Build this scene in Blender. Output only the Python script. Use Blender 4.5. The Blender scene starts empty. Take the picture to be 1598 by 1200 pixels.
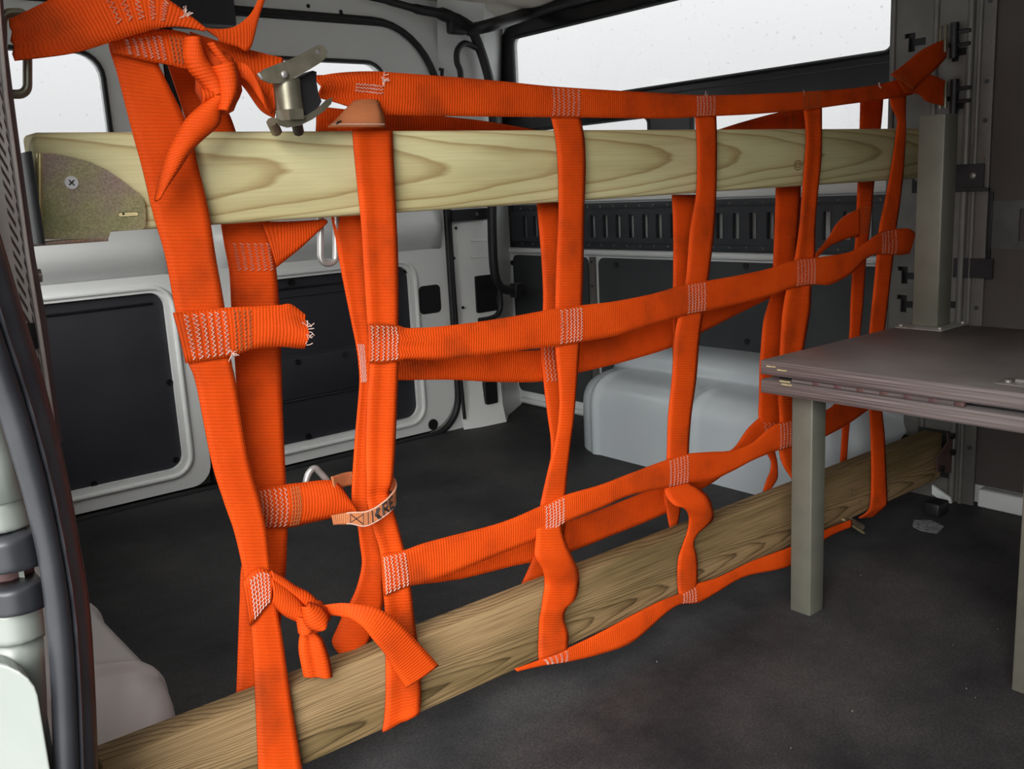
import bpy, bmesh, math, random
from mathutils import Vector, Matrix, noise
random.seed(7)
SC = bpy.context.scene
COL = SC.collection
# ---------------------------------------------------------------- camera, sky, light, exposure
CAM = Vector((0.0, 0.0, 0.69))
FPX = 1492.83                      # focal length in pixels of the 1598 x 1200 frame
RW = ((0.77411904, -0.16571609, 0.61096473),
      (-0.63100419, -0.12465476, 0.76569897),
      (-0.05072898, -0.97826345, -0.20106518))
cam = bpy.data.cameras.new('camera')
cam.sensor_fit = 'HORIZONTAL'; cam.sensor_width = 36.0
cam.lens = FPX / 1598 * 36.0
cam.clip_start = 0.01
camo = bpy.data.objects.new('camera', cam); COL.objects.link(camo)
camo.matrix_world = Matrix(((RW[0][0], -RW[0][1], -RW[0][2], CAM.x),
                            (RW[1][0], -RW[1][1], -RW[1][2], CAM.y),
                            (RW[2][0], -RW[2][1], -RW[2][2], CAM.z), (0, 0, 0, 1)))
SC.camera = camo
world = bpy.data.worlds.new('overcast'); SC.world = world
world.use_nodes = True
bg = world.node_tree.nodes['Background']
bg.inputs['Color'].default_value = (0.98, 0.99, 1.0, 1)
bg.inputs['Strength'].default_value = 1.35
_n, _l = world.node_tree.nodes, world.node_tree.links      # overcast sky: luminance rises from horizon to zenith
_tc = _n.new('ShaderNodeTexCoord'); _sp = _n.new('ShaderNodeSeparateXYZ'); _l.new(_tc.outputs['Generated'], _sp.inputs[0])
_mr = _n.new('ShaderNodeMapRange'); _mr.inputs['From Min'].default_value = 0; _mr.inputs['From Max'].default_value = 1
_mr.inputs['To Min'].default_value = 1.0; _mr.inputs['To Max'].default_value = 3.0; _l.new(_sp.outputs['Z'], _mr.inputs['Value'])
_mx = _n.new('ShaderNodeVectorMath'); _mx.operation = 'SCALE'; _mx.inputs[0].default_value = (0.98, 0.99, 1.0); _l.new(_mr.outputs['Result'], _mx.inputs['Scale'])
_l.new(_mx.outputs[0], bg.inputs['Color'])
sun = bpy.data.lights.new('veiled_sun', 'SUN'); sun.energy = 5.6; sun.angle = math.radians(42)
sun.color = (1.0, 0.97, 0.93)
suno = bpy.data.objects.new('veiled_sun', sun); COL.objects.link(suno)
suno.rotation_euler = Vector((0.62, 0.55, -0.42)).to_track_quat('-Z', 'Y').to_euler()
SC.view_settings.view_transform = 'Standard'
SC.view_settings.look = 'None'
SC.view_settings.gamma = 1.0
SC.view_settings.use_curve_mapping = False
SC.view_settings.exposure = 0.0

# ---------------------------------------------------------------- measuring helpers
def ray(px, py):
    v = ((px - 799.0), (py - 600.0), FPX)
    return Vector([sum(RW[i][k] * v[k] for k in range(3)) for i in range(3)])
def at(px, py, ax, val):
    d = ray(px, py); return CAM + d * ((val - CAM[ax]) / d[ax])
def atY(px, py, y): return at(px, py, 1, y)
def atX(px, py, x): return at(px, py, 0, x)
def atT(px, py, a, b, off=0.0):     # tilted plane y = a + b*z + off
    d = ray(px, py)
    t = (a + off + b * CAM.z - CAM.y) / (d.y - b * d.z)
    return CAM + d * t
FRONT = (0.9066, 0.114)             # net layer in front of the two planks
BACK = (0.974, 0.108)               # net layer behind the two planks

# ---------------------------------------------------------------- materials
MATS = {}
def base_mat(name, col, rough=0.5, metal=0.0, spec=0.5):
    m = bpy.data.materials.new(name); m.use_nodes = True
    b = m.node_tree.nodes['Principled BSDF']
    b.inputs['Base Color'].default_value = (*col, 1)
    b.inputs['Roughness'].default_value = rough
    b.inputs['Metallic'].default_value = metal
    b.inputs['Specular IOR Level'].default_value = spec
    MATS[name] = m
    return m, m.node_tree.nodes, m.node_tree.links, b
def noisy(name, c1, c2, scale=8, detail=6, rough=0.5, metal=0.0, spec=0.5, stretch=(1, 1, 1), bump=0.0, bscale=200, lo=0.35, hi=0.65):
    m, n, l, b = base_mat(name, c1, rough, metal, spec)
    tc = n.new('ShaderNodeTexCoord'); mp = n.new('ShaderNodeMapping'); mp.inputs['Scale'].default_value = stretch
    l.new(tc.outputs['Object'], mp.inputs['Vector'])
    nz = n.new('ShaderNodeTexNoise'); nz.inputs['Scale'].default_value = scale; nz.inputs['Detail'].default_value = detail
    l.new(mp.outputs['Vector'], nz.inputs['Vector'])
    r = n.new('ShaderNodeValToRGB'); r.color_ramp.elements[0].position = lo; r.color_ramp.elements[1].position = hi
    r.color_ramp.elements[0].color = (*c1, 1); r.color_ramp.elements[1].color = (*c2, 1)
    l.new(nz.outputs['Fac'], r.inputs['Fac']); l.new(r.outputs['Color'], b.inputs['Base Color'])
    if bump:
        n2 = n.new('ShaderNodeTexNoise'); n2.inputs['Scale'].default_value = bscale; n2.inputs['Detail'].default_value = 3
        l.new(mp.outputs['Vector'], n2.inputs['Vector'])
        bp = n.new('ShaderNodeBump'); bp.inputs['Strength'].default_value = bump; bp.inputs['Distance'].default_value = 0.002
        l.new(n2.outputs['Fac'], bp.inputs['Height']); l.new(bp.outputs['Normal'], b.inputs['Normal'])
    return m

def webbing(name, c_hi, c_lo, dirt, pitch=0.0038, strength=0.55):
    m, n, l, b = base_mat(name, c_hi, 0.72, 0, 0.2)
    uv = n.new('ShaderNodeUVMap'); uv.uv_map = 'UVMap'
    sp = n.new('ShaderNodeSeparateXYZ'); l.new(uv.outputs['UV'], sp.inputs['Vector'])
    def math_(op, a, bv):
        k = n.new('ShaderNodeMath'); k.operation = op
        if hasattr(a, 'links'): l.new(a, k.inputs[0])
        else: k.inputs[0].default_value = a
        if bv is not None:
            if hasattr(bv, 'links'): l.new(bv, k.inputs[1])
            else: k.inputs[1].default_value = bv
        return k.outputs[0]
    rib = math_('ABSOLUTE', math_('SINE', math_('MULTIPLY', sp.outputs['Y'], math.pi / pitch), None), None)
    thr = math_('SINE', math_('MULTIPLY', sp.outputs['X'], 2 * math.pi / 0.0021), None)
    h = math_('ADD', rib, math_('MULTIPLY', thr, 0.18))
    bp = n.new('ShaderNodeBump'); bp.inputs['Strength'].default_value = strength; bp.inputs['Distance'].default_value = 0.0012
    l.new(h, bp.inputs['Height']); l.new(bp.outputs['Normal'], b.inputs['Normal'])
    tc = n.new('ShaderNodeTexCoord')
    nz = n.new('ShaderNodeTexNoise'); nz.inputs['Scale'].default_value = 11; nz.inputs['Detail'].default_value = 7
    l.new(tc.outputs['Object'], nz.inputs['Vector'])
    r = n.new('ShaderNodeValToRGB'); e = r.color_ramp.elements
    e[0].position = 0.30; e[0].color = (*dirt, 1); e[1].position = 0.47; e[1].color = (*c_lo, 1)
    e2 = r.color_ramp.elements.new(0.68); e2.color = (*c_hi, 1)
    l.new(nz.outputs['Fac'], r.inputs['Fac'])
    mx = n.new('ShaderNodeMix'); mx.data_type = 'RGBA'; mx.blend_type = 'MULTIPLY'
    mx.inputs['Factor'].default_value = 1.0
    gr = n.new('ShaderNodeMapRange'); gr.inputs['From Min'].default_value = 0; gr.inputs['From Max'].default_value = 0.45
    gr.inputs['To Min'].default_value = 0.76; gr.inputs['To Max'].default_value = 1.0
    l.new(rib, gr.inputs['Value'])
    l.new(r.outputs['Color'], mx.inputs['A']); l.new(gr.outputs['Result'], mx.inputs['B'])
    l.new(mx.outputs['Result'], b.inputs['Base Color'])
    tr = n.new('ShaderNodeBsdfTranslucent'); l.new(mx.outputs['Result'], tr.inputs['Color'])
    ms = n.new('ShaderNodeMixShader'); ms.inputs['Fac'].default_value = 0.14
    out = n['Material Output']
    l.new(b.outputs['BSDF'], ms.inputs[1]); l.new(tr.outputs['BSDF'], ms.inputs[2]); l.new(ms.outputs['Shader'], out.inputs['Surface'])
    return m

def wood(name, light, mid, dark, K=6.0, a=1.0, b=150.0, z0=0.045, warp=0.16, streak=0.5, stain=(0.6, 0.45, 0.3), stain_amt=0.6, rough=0.7):
    """flat-sawn board: growth rings as nested parabolas along the length, plus fibre streaks and stains"""
    m, n, l, bs = base_mat(name, mid, rough, 0, 0.25)
    tc = n.new('ShaderNodeTexCoord'); sp = n.new('ShaderNodeSeparateXYZ'); l.new(tc.outputs['Object'], sp.inputs[0])
    def M(op, p, q=None):
        k = n.new('ShaderNodeMath'); k.operation = op
        for i, v in enumerate((p, q)):
            if v is None: continue
            if hasattr(v, 'links'): l.new(v, k.inputs[i])
            else: k.inputs[i].default_value = v
        return k.outputs[0]
    def N(scale, stretch, detail=3, rgh=0.5):
        mp = n.new('ShaderNodeMapping'); mp.inputs['Scale'].default_value = stretch; l.new(tc.outputs['Object'], mp.inputs['Vector'])
        z = n.new('ShaderNodeTexNoise'); z.inputs['Scale'].default_value = scale; z.inputs['Detail'].default_value = detail; z.inputs['Roughness'].default_value = rgh
        l.new(mp.outputs['Vector'], z.inputs['Vector']); return z.outputs['Fac']
    def ramp(f, stops):
        r = n.new('ShaderNodeValToRGB'); e = r.color_ramp.elements
        e[0].position, e[0].color = stops[0][0], (*stops[0][1], 1); e[1].position, e[1].color = stops[-1][0], (*stops[-1][1], 1)
        for p, c in stops[1:-1]: x = e.new(p); x.color = (*c, 1)
        l.new(f, r.inputs['Fac']); return r.outputs['Color']
    def mul(p, q, f):
        x = n.new('ShaderNodeMix'); x.data_type = 'RGBA'; x.blend_type = 'MULTIPLY'; x.inputs['Factor'].default_value = f
        l.new(p, x.inputs['A']); l.new(q, x.inputs['B']); return x.outputs['Result']
    wander = M('MULTIPLY', M('SUBTRACT', N(2.0, (0.9, 0.3, 0.3), 2), 0.5), 0.05)
    dz = M('SUBTRACT', M('ADD', sp.outputs['Z'], wander), z0)
    par = M('MULTIPLY', M('MULTIPLY', dz, dz), b)
    f = M('ADD', M('ADD', M('MULTIPLY', sp.outputs['X'], a), par), M('MULTIPLY', sp.outputs['Y'], 9.0))
    f = M('ADD', f, M('MULTIPLY', N(9.0, (0.35, 2.0, 2.0), 4), warp))
    fr = M('FRACT', M('MULTIPLY', f, K))
    col = ramp(fr, [(0.0, light), (0.45, light), (0.74, mid), (0.93, dark), (1.0, light)])
    fib = N(1.0, (7, 420, 420), 5, 0.6)
    col = mul(col, ramp(fib, [(0.34, (0.55, 0.52, 0.46)), (0.56, (1, 1, 1))]), streak)
    st = N(3.2, (0.7, 5, 5), 3)
    col = mul(col, ramp(st, [(0.36, stain), (0.56, (1, 1, 1))]), stain_amt)
    l.new(col, bs.inputs['Base Color'])
    bp = n.new('ShaderNodeBump'); bp.inputs['Strength'].default_value = 0.22; bp.inputs['Distance'].default_value = 0.001
    l.new(fib, bp.inputs['Height']); l.new(bp.outputs['Normal'], bs.inputs['Normal'])
    return m

webbing('web', (0.80, 0.084, 0.003), (0.69, 0.067, 0.002), (0.40, 0.045, 0.003), strength=0.4)
webbing('web_tan', (0.66, 0.24, 0.10), (0.56, 0.19, 0.075), (0.36, 0.12, 0.05), pitch=0.0022)
wood('pine_new', (0.57, 0.53, 0.30), (0.51, 0.455, 0.24), (0.35, 0.265, 0.125), K=5.0, b=190, z0=0.052, warp=0.22, streak=0.22, stain=(0.66, 0.60, 0.50), stain_amt=0.6)
wood('pine_old', (0.33, 0.225, 0.115), (0.25, 0.17, 0.08), (0.11, 0.07, 0.032), K=11.0, b=420, z0=0.022, warp=0.34, streak=1.0, stain=(0.50, 0.52, 0.44), stain_amt=0.9)
noisy('paint', (0.74, 0.78, 0.775), (0.79, 0.82, 0.815), scale=3, rough=0.32, spec=0.5)
noisy('paint_body_dimmed', (0.215, 0.24, 0.22), (0.25, 0.275, 0.255), scale=4, rough=0.3)  # same van white, darkened in its colour to offset direct sun
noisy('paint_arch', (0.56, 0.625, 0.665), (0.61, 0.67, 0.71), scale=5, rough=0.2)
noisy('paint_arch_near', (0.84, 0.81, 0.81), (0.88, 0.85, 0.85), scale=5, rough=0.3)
noisy('tray', (0.018, 0.020, 0.027), (0.026, 0.028, 0.035), scale=6, rough=0.55, bump=0.05, bscale=600)
noisy('board_grey', (0.036, 0.041, 0.045), (0.050, 0.055, 0.058), scale=5, rough=0.75)
noisy('black', (0.008, 0.008, 0.010), (0.014, 0.014, 0.016), scale=20, rough=0.5)
noisy('gloss_black', (0.006, 0.006, 0.008), (0.010, 0.010, 0.012), scale=20, rough=0.25)
noisy('seal', (0.016, 0.017, 0.021), (0.030, 0.032, 0.038), scale=14, rough=0.42, bump=0.08, bscale=60)
noisy('headliner', (0.52, 0.48, 0.42), (0.58, 0.54, 0.48), scale=300, rough=0.95, bump=0.3, bscale=900)
noisy('galv', (0.62, 0.57, 0.55), (0.85, 0.80, 0.77), scale=45, rough=0.6, metal=0.0, bump=0.5, bscale=260, stretch=(1, 1, 0.5))
noisy('maroon', (0.085, 0.045, 0.045), (0.11, 0.062, 0.060), scale=30, rough=0.5)
noisy('steel', (0.36, 0.355, 0.34), (0.48, 0.47, 0.455), scale=60, rough=0.3, metal=0.6)
noisy('buckle', (0.19, 0.178, 0.13), (0.27, 0.255, 0.195), scale=60, rough=0.34, metal=0.7)
noisy('gold', (0.62, 0.52, 0.24), (0.70, 0.60, 0.32), scale=30, rough=0.3, metal=0.5)
noisy('etrack', (0.026, 0.030, 0.036), (0.040, 0.045, 0.052), scale=12, rough=0.5)
noisy('etrack_worn', (0.060, 0.064, 0.064), (0.085, 0.088, 0.086), scale=20, rough=0.5)
noisy('column', (0.125, 0.12, 0.11), (0.165, 0.16, 0.148), scale=12, rough=0.45, metal=0.2)
noisy('brown_wall', (0.060, 0.052, 0.049), (0.078, 0.068, 0.064), scale=4, rough=0.75)
noisy('leg_paint', (0.130, 0.132, 0.106), (0.155, 0.155, 0.125), scale=25, rough=0.42, metal=0.15)
noisy('ply_face', (0.125, 0.113, 0.109), (0.172, 0.157, 0.152), scale=9, rough=0.5, bump=0.1, bscale=250)
noisy('concrete', (0.46, 0.46, 0.45), (0.54, 0.54, 0.53), scale=2, rough=0.95)
base_mat('thread', (0.62, 0.36, 0.29), 0.8)
base_mat('thread_white', (0.68, 0.50, 0.44), 0.8)
base_mat('thread_brown', (0.30, 0.12, 0.04), 0.8)
base_mat('dust', (0.30, 0.30, 0.28), 0.9)
base_mat('screw_zinc', (0.55, 0.56, 0.57), 0.4, 0.1)
base_mat('slot_wood_lit', (0.72, 0.62, 0.32), 0.7)  # plank wood with the light on it put into the colour
noisy('scrap', (0.08, 0.085, 0.09), (0.26, 0.27, 0.285), scale=120, rough=0.7)

def mk_rubber():
    m, n, l, b = base_mat('rubber', (0.03, 0.03, 0.032), 0.68, 0, 0.4)
    tc = n.new('ShaderNodeTexCoord')
    nz = n.new('ShaderNodeTexNoise'); nz.inputs['Scale'].default_value = 3.6; nz.inputs['Detail'].default_value = 10; nz.inputs['Roughness'].default_value = 0.65
    l.new(tc.outputs['Object'], nz.inputs['Vector'])
    r = n.new('ShaderNodeValToRGB'); e = r.color_ramp.elements
    e[0].position = 0.36; e[0].color = (0.0135, 0.0145, 0.0175, 1); e[1].position = 0.72; e[1].color = (0.070, 0.068, 0.068, 1)
    l.new(nz.outputs['Fac'], r.inputs['Fac'])
    n2 = n.new('ShaderNodeTexNoise'); n2.inputs['Scale'].default_value = 330; n2.inputs['Detail'].default_value = 4
    l.new(tc.outputs['Object'], n2.inputs['Vector'])
    r2 = n.new('ShaderNodeValToRGB'); r2.color_ramp.elements[0].position = 0.40; r2.color_ramp.elements[0].color = (0.55, 0.55, 0.55, 1)
    r2.color_ramp.elements[1].position = 0.72; r2.color_ramp.elements[1].color = (1.5, 1.5, 1.5, 1)
    l.new(n2.outputs['Fac'], r2.inputs['Fac'])
    mx = n.new('ShaderNodeMix'); mx.data_type = 'RGBA'; mx.blend_type = 'MULTIPLY'; mx.inputs['Factor'].default_value = 0.8
    l.new(r.outputs['Color'], mx.inputs['A']); l.new(r2.outputs['Color'], mx.inputs['B']); l.new(mx.outputs['Result'], b.inputs['Base Color'])
    bp = n.new('ShaderNodeBump'); bp.inputs['Strength'].default_value = 0.35; bp.inputs['Distance'].default_value = 0.001
    l.new(n2.outputs['Fac'], bp.inputs['Height']); l.new(bp.outputs['Normal'], b.inputs['Normal'])
mk_rubber()
def mk_zinc():
    m, n, l, b = base_mat('zinc', (0.45, 0.40, 0.2), 0.42, 0.45, 0.5)
    tc = n.new('ShaderNodeTexCoord')
    nz = n.new('ShaderNodeTexNoise'); nz.inputs['Scale'].default_value = 11; nz.inputs['Detail'].default_value = 3
    l.new(tc.outputs['Object'], nz.inputs['Vector'])
    r = n.new('ShaderNodeValToRGB'); e = r.color_ramp.elements
    e[0].position = 0.30; e[0].color = (0.17, 0.23, 0.07, 1); e[1].position = 0.45; e[1].color = (0.36, 0.33, 0.18, 1)
    for p, c in ((0.56, (0.34, 0.26, 0.22)), (0.70, (0.40, 0.24, 0.14))):
        x = e.new(p); x.color = (*c, 1)
    l.new(nz.outputs['Fac'], r.inputs['Fac'])
    n2 = n.new('ShaderNodeTexNoise'); n2.inputs['Scale'].default_value = 500; l.new(tc.outputs['Object'], n2.inputs['Vector'])
    mx = n.new('ShaderNodeMix'); mx.data_type = 'RGBA'; mx.blend_type = 'OVERLAY'; mx.inputs['Factor'].default_value = 0.6
    l.new(r.outputs['Color'], mx.inputs['A']); l.new(n2.outputs['Fac'], mx.inputs['B']); l.new(mx.outputs['Result'], b.inputs['Base Color'])
mk_zinc()
def mk_plyedge():
    m, n, l, b = base_mat('ply_edge', (0.12, 0.1, 0.1), 0.7)
    tc = n.new('ShaderNodeTexCoord'); mp = n.new('ShaderNodeMapping'); mp.inputs['Scale'].default_value = (4, 4, 330)
    l.new(tc.outputs['Object'], mp.inputs['Vector'])
    nz = n.new('ShaderNodeTexNoise'); nz.inputs['Scale'].default_value = 1.0; nz.inputs['Detail'].default_value = 3; l.new(mp.outputs['Vector'], nz.inputs['Vector'])
    r = n.new('ShaderNodeValToRGB'); e = r.color_ramp.elements
    e[0].position = 0.36; e[0].color = (0.085, 0.068, 0.066, 1); e[1].position = 0.62; e[1].color = (0.215, 0.178, 0.172, 1)
    l.new(nz.outputs['Fac'], r.inputs['Fac']); l.new(r.outputs['Color'], b.inputs['Base Color'])
mk_plyedge()
def mk_glass(name, c0, c1):
    m, n, l, b = base_mat(name, (0.3, 0.3, 0.3), 0.1)
    tc = n.new('ShaderNodeTexCoord')
    nz = n.new('ShaderNodeTexNoise'); nz.inputs['Scale'].default_value = 70; nz.inputs['Detail'].default_value = 5; nz.inputs['Roughness'].default_value = 0.6
    l.new(tc.outputs['Object'], nz.inputs['Vector'])
    r = n.new('ShaderNodeValToRGB'); e = r.color_ramp.elements
    e[0].position = 0.27; e[0].color = (c0, c0, c0, 1); e[1].position = 0.36; e[1].color = (c1, c1, c1, 1)
    l.new(nz.outputs['Fac'], r.inputs['Fac'])
    t = n.new('ShaderNodeBsdfTransparent'); l.new(r.outputs['Color'], t.inputs['Color'])
    g = n.new('ShaderNodeBsdfGlossy'); g.inputs['Roughness'].default_value = 0.02
    ms = n.new('ShaderNodeMixShader'); ms.inputs['Fac'].default_value = 0.03
    l.new(t.outputs[0], ms.inputs[1]); l.new(g.outputs[0], ms.inputs[2]); l.new(ms.outputs[0], n['Material Output'].inputs['Surface'])
mk_glass('glass', 0.60, 0.725)
mk_glass('glass_clear', 0.85, 0.94)

# ---------------------------------------------------------------- object helpers
ORG = {}
def tag(o, label=None, cat=None, group=None, kind=None):
    if label: o['label'] = label
    if cat: o['category'] = cat
    if group: o['group'] = group
    if kind: o['kind'] = kind
    return o
def thing(name, loc, label=None, cat=None, group=None, kind=None):
    o = bpy.data.objects.new(name, None); COL.objects.link(o); o.location = loc
    o.empty_display_size = 0.05
    ORG[o] = Vector(loc); return tag(o, label, cat, group, kind)
def finish(name, bm, mat, parent=None, smooth=False, keep_uv=False):
    vs = [v.co for v in bm.verts]
    lo = Vector([min(v[i] for v in vs) for i in range(3)]); hi = Vector([max(v[i] for v in vs) for i in range(3)])
    c = Vector(((lo.x + hi.x) / 2, (lo.y + hi.y) / 2, lo.z))
    for v in bm.verts: v.co -= c
    if not keep_uv: bmesh.ops.recalc_face_normals(bm, faces=bm.faces[:])
    me = bpy.data.meshes.new(name); bm.to_mesh(me); bm.free()
    if smooth:
        for p in me.polygons: p.use_smooth = True
    o = bpy.data.objects.new(name, me); COL.objects.link(o)
    me.materials.append(MATS[mat])
    ORG[o] = c
    if parent: o.parent = parent; o.location = c - ORG[parent]
    else: o.location = c
    return o
def autosmooth(o, ang=40):
    me = o.data
    for p in me.polygons: p.use_smooth = True
    bm = bmesh.new(); bm.from_mesh(me)
    for e in bm.edges:
        if len(e.link_faces) != 2 or e.calc_face_angle(0) > math.radians(ang): e.smooth = False
    bm.to_mesh(me); bm.free(); return o
def add_box(bm, x0, x1, y0, y1, z0, z1, bev=0.0, seg=2):
    r = bmesh.ops.create_cube(bm, size=1)
    vs = r['verts']
    for v in vs:
        v.co = Vector((x0 if v.co.x < 0 else x1, y0 if v.co.y < 0 else y1, z0 if v.co.z < 0 else z1))
    if bev > 0:
        es = list({e for v in vs for e in v.link_edges})
        bmesh.ops.bevel(bm, geom=es, offset=bev, segments=seg, profile=0.5, affect='EDGES')
def box(name, x0, x1, y0, y1, z0, z1, mat, parent=None, bev=0.0, seg=2):
    bm = bmesh.new(); add_box(bm, x0, x1, y0, y1, z0, z1, bev, seg)
    o = finish(name, bm, mat, parent)
    if bev: autosmooth(o, 50)
    return o
def rrect(x0, x1, y0, y1, r, n=6, rs=None):
    rs = rs or (r, r, r, r)          # bl, br, tr, tl
    pts = []
    for (cx, cy, a0, rr) in ((x0, y0, 180, rs[0]), (x1, y0, 270, rs[1]), (x1, y1, 0, rs[2]), (x0, y1, 90, rs[3])):
        ox = cx + rr if cx == x0 else cx - rr; oy = cy + rr if cy == y0 else cy - rr
        for k in range(n + 1):
            a = math.radians(a0 + 90 * k / n); pts.append((ox + rr * math.cos(a), oy + rr * math.sin(a)))
    return pts
def circ(cx, cy, r, n=14): return [(cx + r * math.cos(2 * math.pi * k / n), cy + r * math.sin(2 * math.pi * k / n)) for k in range(n)]
def plate(name, loops, f3, thick, mat, parent=None, smooth=False):
    bm = bmesh.new(); es = []
    for lp in loops:
        vs = [bm.verts.new(f3(*p)) for p in lp]
        for i in range(len(vs)): es.append(bm.edges.new((vs[i], vs[(i + 1) % len(vs)])))
    if len(loops) == 1: bm.faces.new(bm.verts[:])
    else: bmesh.ops.triangle_fill(bm, edges=es, use_beauty=True, use_dissolve=False)
    r = bmesh.ops.extrude_face_region(bm, geom=bm.faces[:])
    bmesh.ops.translate(bm, verts=[g for g in r['geom'] if isinstance(g, bmesh.types.BMVert)], vec=Vector(thick))
    o = finish(name, bm, mat, parent)
    if smooth: autosmooth(o, 35)
    return o
def crom(p, k, t):
    n = len(p); a = p[max(k - 1, 0)]; b = p[k]; c = p[min(k + 1, n - 1)]; d = p[min(k + 2, n - 1)]
    return 0.5 * ((2 * b) + (c - a) * t + (2 * a - 5 * b + 4 * c - d) * t * t + (3 * b - a - 3 * c + d) * t ** 3)
def smooth_path(p, sub=6):
    p = [Vector(q) for q in p]; out = []
    for k in range(len(p) - 1):
        for j in range(sub): out.append(crom(p, k, j / sub))
    return out + [p[-1]]
def add_tube(bm, pts, r, n=8, closed=False, flat=1.0):
    pts = [Vector(p) for p in pts]; m = len(pts); rings = []
    up = None
    for i in range(m):
        a = pts[(i - 1) % m] if (closed or i) else pts[0]; b = pts[(i + 1) % m] if (closed or i < m - 1) else pts[-1]
        t = (b - a).normalized()
        if up is None:
            up = Vector((0, 0, 1)) if abs(t.z) < 0.9 else Vector((0, 1, 0))
        s = t.cross(up)
        if s.length < 1e-6: s = t.cross(Vector((1, 0.3, 0.1)))
        s.normalize(); u = s.cross(t).normalized(); up = u
        rr = r[i] if isinstance(r, (list, tuple)) else r
        rings.append([bm.verts.new(pts[i] + s * (rr * math.cos(2 * math.pi * k / n)) + u * (rr * flat * math.sin(2 * math.pi * k / n))) for k in range(n)])
    for i in range(m if closed else m - 1):
        A, B = rings[i], rings[(i + 1) % m]
        for k in range(n): bm.faces.new((A[k], A[(k + 1) % n], B[(k + 1) % n], B[k]))
    if not closed: bm.faces.new(rings[0][::-1]); bm.faces.new(rings[-1])
def tube(name, pts, r, mat, parent=None, n=8, closed=False, sub=0, flat=1.0):
    if sub:
        pts = smooth_path(list(pts) + ([pts[0]] if closed else []), sub)
        if closed: pts = pts[:-1]
    bm = bmesh.new(); add_tube(bm, pts, r, n, closed, flat)
    o = finish(name, bm, mat, parent); autosmooth(o, 60); return o
def blob(name, c, rad, mat, parent=None, amp=0.15, freq=60, seg=20):
    bm = bmesh.new(); bmesh.ops.create_uvsphere(bm, u_segments=seg, v_segments=seg // 2 + 2, radius=1)
    for v in bm.verts:
        d = v.co.normalized(); k = 1 + amp * noise.noise(d * freq / 30)
        v.co = Vector(c) + Vector((d.x * rad[0], d.y * rad[1], d.z * rad[2])) * k
    return finish(name, bm, mat, parent, smooth=True)

# ---------------------------------------------------------------- webbing ribbons
class Ribbon: pass
def ribbon(name, rows, parent, plane=FRONT, mat='web', thick=0.0024, camber=0.0015, off=0.0, sub=7, cols=7, fold=None, zmin=0.003):
    """rows: (x1,y1,x2,y2[,depth]) the two edges of the strap, laid on the net's own plane"""
    E1, E2 = [], []
    for r in rows:
        d = (r[4] if len(r) > 4 else 0.0) + off
        a = atT(r[0], r[1], *plane, d); b = atT(r[2], r[3], *plane, (r[5] if len(r) > 5 else d - off) + off)
        a.z = max(a.z, zmin); b.z = max(b.z, zmin)
        E1.append(a); E2.append(b)
    rb = Ribbon(); n = len(rows)
    def S(u, v, lift=0.0):           # u: row index (float), v: 0..1 across
        k = min(int(u), n - 2); t = u - k
        a = crom(E1, k, t); b = crom(E2, k, t)
        p = a.lerp(b, v)
        p.y -= camber * 4 * v * (1 - v) + lift
        if fold: p.y += fold(u, v)
        return p
    bm = bmesh.new(); uvl = bm.loops.layers.uv.new('UVMap')
    us = [k + j / sub for k in range(n - 1) for j in range(sub)] + [n - 1]
    L = 0.0; grid = []; uvs = []; prev = None
    for u in us:
        rowv = [S(u, j / (cols - 1)) for j in range(cols)]
        m = rowv[cols // 2]
        if prev is not None: L += (m - prev).length
        prev = m
        wd = (rowv[-1] - rowv[0]).length
        grid.append([bm.verts.new(p) for p in rowv]); uvs.append([(wd * j / (cols - 1), L) for j in range(cols)])
    for i in range(len(us) - 1):
        for j in range(cols - 1):
            try: f = bm.faces.new((grid[i][j], grid[i][j + 1], grid[i + 1][j + 1], grid[i + 1][j]))
            except ValueError: continue
            for lp, q in zip(f.loops, (uvs[i][j], uvs[i][j + 1], uvs[i + 1][j + 1], uvs[i + 1][j])): lp[uvl].uv = q
    o = finish(name, bm, mat, parent, smooth=True, keep_uv=True)
    md = o.modifiers.new('thickness', 'SOLIDIFY'); md.thickness = thick; md.offset = 0; md.use_even_offset = False
    rb.o = o; rb.S = S; rb.n = n
    return rb
def V(*rows): return [(r[1], r[0], r[2], r[0]) + tuple(r[3:]) for r in rows]     # (y, x_left, x_right[, depth])
def H(*rows): return [(r[0], r[1], r[0], r[2]) + tuple(r[3:]) for r in rows]     # (x, y_top, y_bottom[, depth])
def stitching(rb, u0, u1, v0=0.08, v1=0.92, lines=6, zig=9, mat='thread', along_v=True, w=0.00055, lift=0.0024, amp=0.24):
    bm = bmesh.new()
    for k in range(lines):
        pts = []
        for j in range(zig * 2 + 1):
            t = j / (zig * 2); s = (k + 0.5 + (amp if j % 2 else -amp) + random.uniform(-.08, .08)) / lines
            u, v = (u0 + (u1 - u0) * s, v0 + (v1 - v0) * t) if along_v else (u0 + (u1 - u0) * t, v0 + (v1 - v0) * s)
            pts.append(rb.S(u, v, lift))
        add_tube(bm, pts, w, 4)
    return finish('stitching', bm, mat, rb.o)
def frayed(rb, u, v0, v1, n=14, mat='thread_white', length=0.006, du=0.0):
    bm = bmesh.new()
    for k in range(n):
        p = rb.S(u, v0 + (v1 - v0) * random.random(), 0.001)
        q = p + Vector((random.uniform(-1, 1), random.uniform(-1, 0.2), random.uniform(-1, 1))) * length
        add_tube(bm, [p, p.lerp(q, .5) + Vector((0, 0, random.uniform(-.002, .002))), q], 0.0004, 4)
    return finish('frayed_thread', bm, mat, rb.o)
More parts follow.
